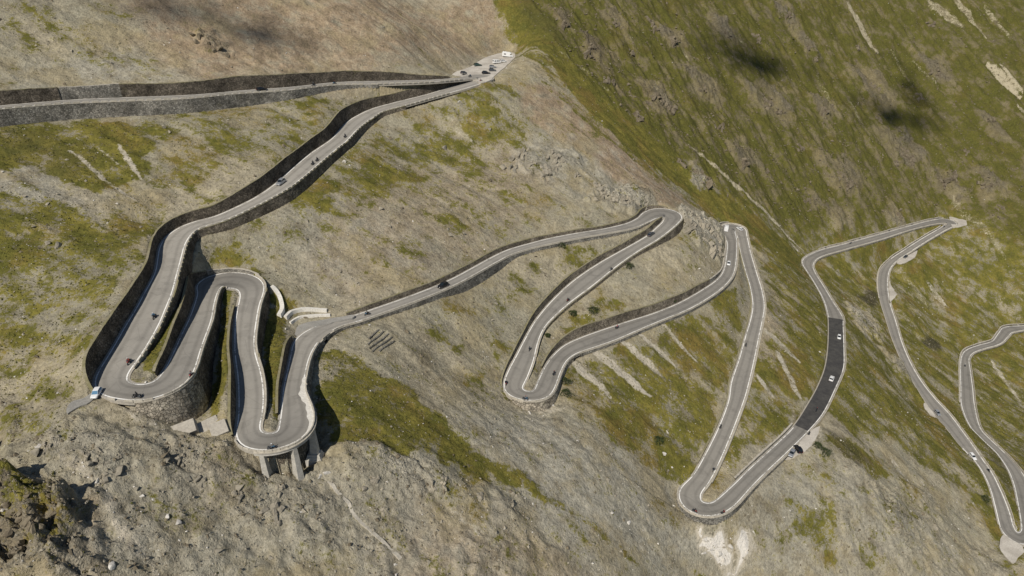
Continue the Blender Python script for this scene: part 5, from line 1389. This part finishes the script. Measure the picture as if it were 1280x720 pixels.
for px, py in [(150, 570), (210, 560), (225, 578), (300, 620), (330, 600), (345, 640), (350, 612), (452, 585), (470, 600), (540, 610), (556, 600), (600, 620), (640, 628), (110, 570), (60, 560), (250, 600), (130, 600), (480, 640), (1090, 620), (1120, 660), (1140, 620), (1170, 660),
               (1100, 690), (1190, 700)]:
    outcrop(px, py, random.uniform(.45, .85), 'weathered rock rib breaking out '+place(px, py), 'rock ribs in the scree')

# ------------------------------------------------------------------ loose stones and grass tufts, too many to count
def scatter(n, wgt):
    w = np.where(inside | (emin < .6), 0, wgt)*CELL**2
    # density as the slope is seen: thin out with distance
    w = w/(1+(np.hypot(X, Y)/220)**2)
    c = np.cumsum(w); c /= c[-1]
    k = np.searchsorted(c, rng.random(n))
    return np.stack([X[k]+rng.normal(0, .25, n), Y[k]+rng.normal(0, .25, n), Z[k]], 1), k
def stuff(name, pos, size, tmplV, tmplF, m, label, cat, squash=1.0, tilt=.5):
    n = len(pos); k = len(tmplV)
    a = rng.random(n)*6.283; ca_, sa = np.cos(a), np.sin(a)
    T = np.repeat(np.array(tmplV, float)[None], n, 0)
    T = T*(1+rng.normal(0, .18, (n, k, 1)))
    T *= size[:, None, None]
    sx = rng.uniform(.7, 1.4, n)
    x, y, z = T[:, :, 0]*sx[:, None], T[:, :, 1], T[:, :, 2]*squash
    Vx = x*ca_[:, None]-y*sa[:, None]; Vy = x*sa[:, None]+y*ca_[:, None]
    tx, ty = rng.normal(0, tilt, n)*.5, rng.normal(0, tilt, n)*.5
    Vz = z+Vx*tx[:, None]+Vy*ty[:, None]
    V = np.stack([Vx, Vy, Vz], -1)+pos[:, None, :]
    F = (np.array(tmplF)[None]+(np.arange(n)*k)[:, None, None]).reshape(-1, len(tmplF[0]))
    o = link(name, np_mesh(name, V.reshape(-1, 3), F, m)); tag(o, label, cat, kind='stuff')
OCT = [(.5, 0, 0), (0, .45, .05), (-.5, 0, 0), (0, -.45, -.05), (.08, .05, .38), (-.05, 0, -.3)]
OCF = [(0, 1, 4), (1, 2, 4), (2, 3, 4), (3, 0, 4), (1, 0, 5), (2, 1, 5), (3, 2, 5), (0, 3, 5)]
clump = np.clip(fbm(X/9+4, Y/9, 4)+.25, 0, 1)**1.5
pos, k = scatter(26000, (1-GR*.8)*(clump+.12+RO*.6+PA*.2))
stuff('loose_stones', pos, np.clip(rng.lognormal(-1.05, .5, len(pos)), .14, 1.5), OCT, OCF, M['rock'], 'loose grey scree stones strewn over the slope', 'stones')
pos, k = scatter(6000, (1-GR*.8)*(clump+.1+PA*1.5))
stuff('pale_stones', pos, np.clip(rng.lognormal(-1.2, .5, len(pos)), .12, 1.1), OCT, OCF, M['rock_pale'], 'loose pale stones strewn over the slope', 'stones')
pos, k = scatter(14000, (clump+.05)*(.15+RO*1.2+FL*.5))
stuff('dark_stones', pos, np.clip(rng.lognormal(-.85, .55, len(pos))*(1+.8*FL[k]), .16, 2.6), OCT, OCF, M['rock_dark'], 'dark weathered stones scattered over the slope', 'stones')
pos, k = scatter(9000, FL*(clump**2+.02)*(X > 0))
stuff('flank_stones', pos, np.clip(rng.lognormal(-.35, .5, len(pos)), .3, 3.0), OCT, OCF, M['rock_dark'], 'dark broken stones over the far grassy flank', 'stones')
TV = [(-.5, 0, -.1), (.5, 0, -.1), (.1, .15, .55), (0, -.5, -.1), (0, .5, -.1), (.2, -.05, .5), (-.35, -.35, -.1), (.35, .35, -.1), (-.1, .1, .6)]
TF = [(0, 1, 2), (3, 4, 5), (6, 7, 8)]
gn = np.clip(fbm(X/7, Y/7, 4)*.9+GR-.35, 0, 1)
pos, k = scatter(60000, gn*(GR > .2))
stuff('grass_tufts', pos, rng.uniform(.25, .62, len(pos)), TV, TF, M['tuft'], 'tussocks of olive alpine grass', 'grass', .8, .8)

# ------------------------------------------------------------------ small clouds above the camera, whose shadows lie on the slope
def cloud(px, py, rx, ry, label, up=950.0):
    p = hit(px, py)+SUN_TO*(up/SUN_TO.z)
    bm = bmesh.new()
    for k in range(26):
        c = Vector((random.gauss(0, rx*.5), random.gauss(0, ry*.5), random.uniform(0, rx*.25)))
        r_ = random.uniform(.22, .42)*min(rx, ry)
        bmesh.ops.create_icosphere(bm, subdivisions=3, radius=r_, matrix=Matrix.Translation(c))
    for v in bm.verts:
        v.co += v.normal*(fbm(np.array([v.co.x/6]), np.array([v.co.y/6+v.co.z/5]), 3)[0]*min(rx, ry)*.12)
    me = bpy.data.meshes.new('cloud'); bm.to_mesh(me); bm.free()
    me.materials.append(M['cloud'])
    o = link('cloud', me); o.location = p
    tag(o, label, 'cloud', 'small fair weather clouds over the pass')
mc, nt, nn, B = mat('cloud_vapour')
b = NB(nt)
tr = nn.new('ShaderNodeBsdfTransparent'); mx = nn.new('ShaderNodeMixShader')
nt.links.new(b.m('MULTIPLY_ADD', b.noise(b.obj(), .12, 4), .42, -.06, True), mx.inputs[0])
nt.links.new(tr.outputs[0], mx.inputs[1]); nt.links.new(B.outputs[0], mx.inputs[2])
nt.links.new(mx.outputs[0], nn['Material Output'].inputs['Surface'])
B.inputs['Base Color'].default_value = (.9, .9, .9, 1); B.inputs['Roughness'].default_value = 1
M['cloud'] = mc
for a in [(205, 4, 50, 18, 'long ragged cloud drifting over the upper scree'), (300, 38, 36, 16, 'smaller cloud beside the long one over the upper scree'), (935, 75, 28, 34, 'tiny cloud over the far grassy flank'),
          (1112, 152, 54, 24, 'wispy cloud over the far grassy flank'), (1140, 115, 20, 44, 'narrow cloud streak over the far grassy flank')]:
    cloud(*a)
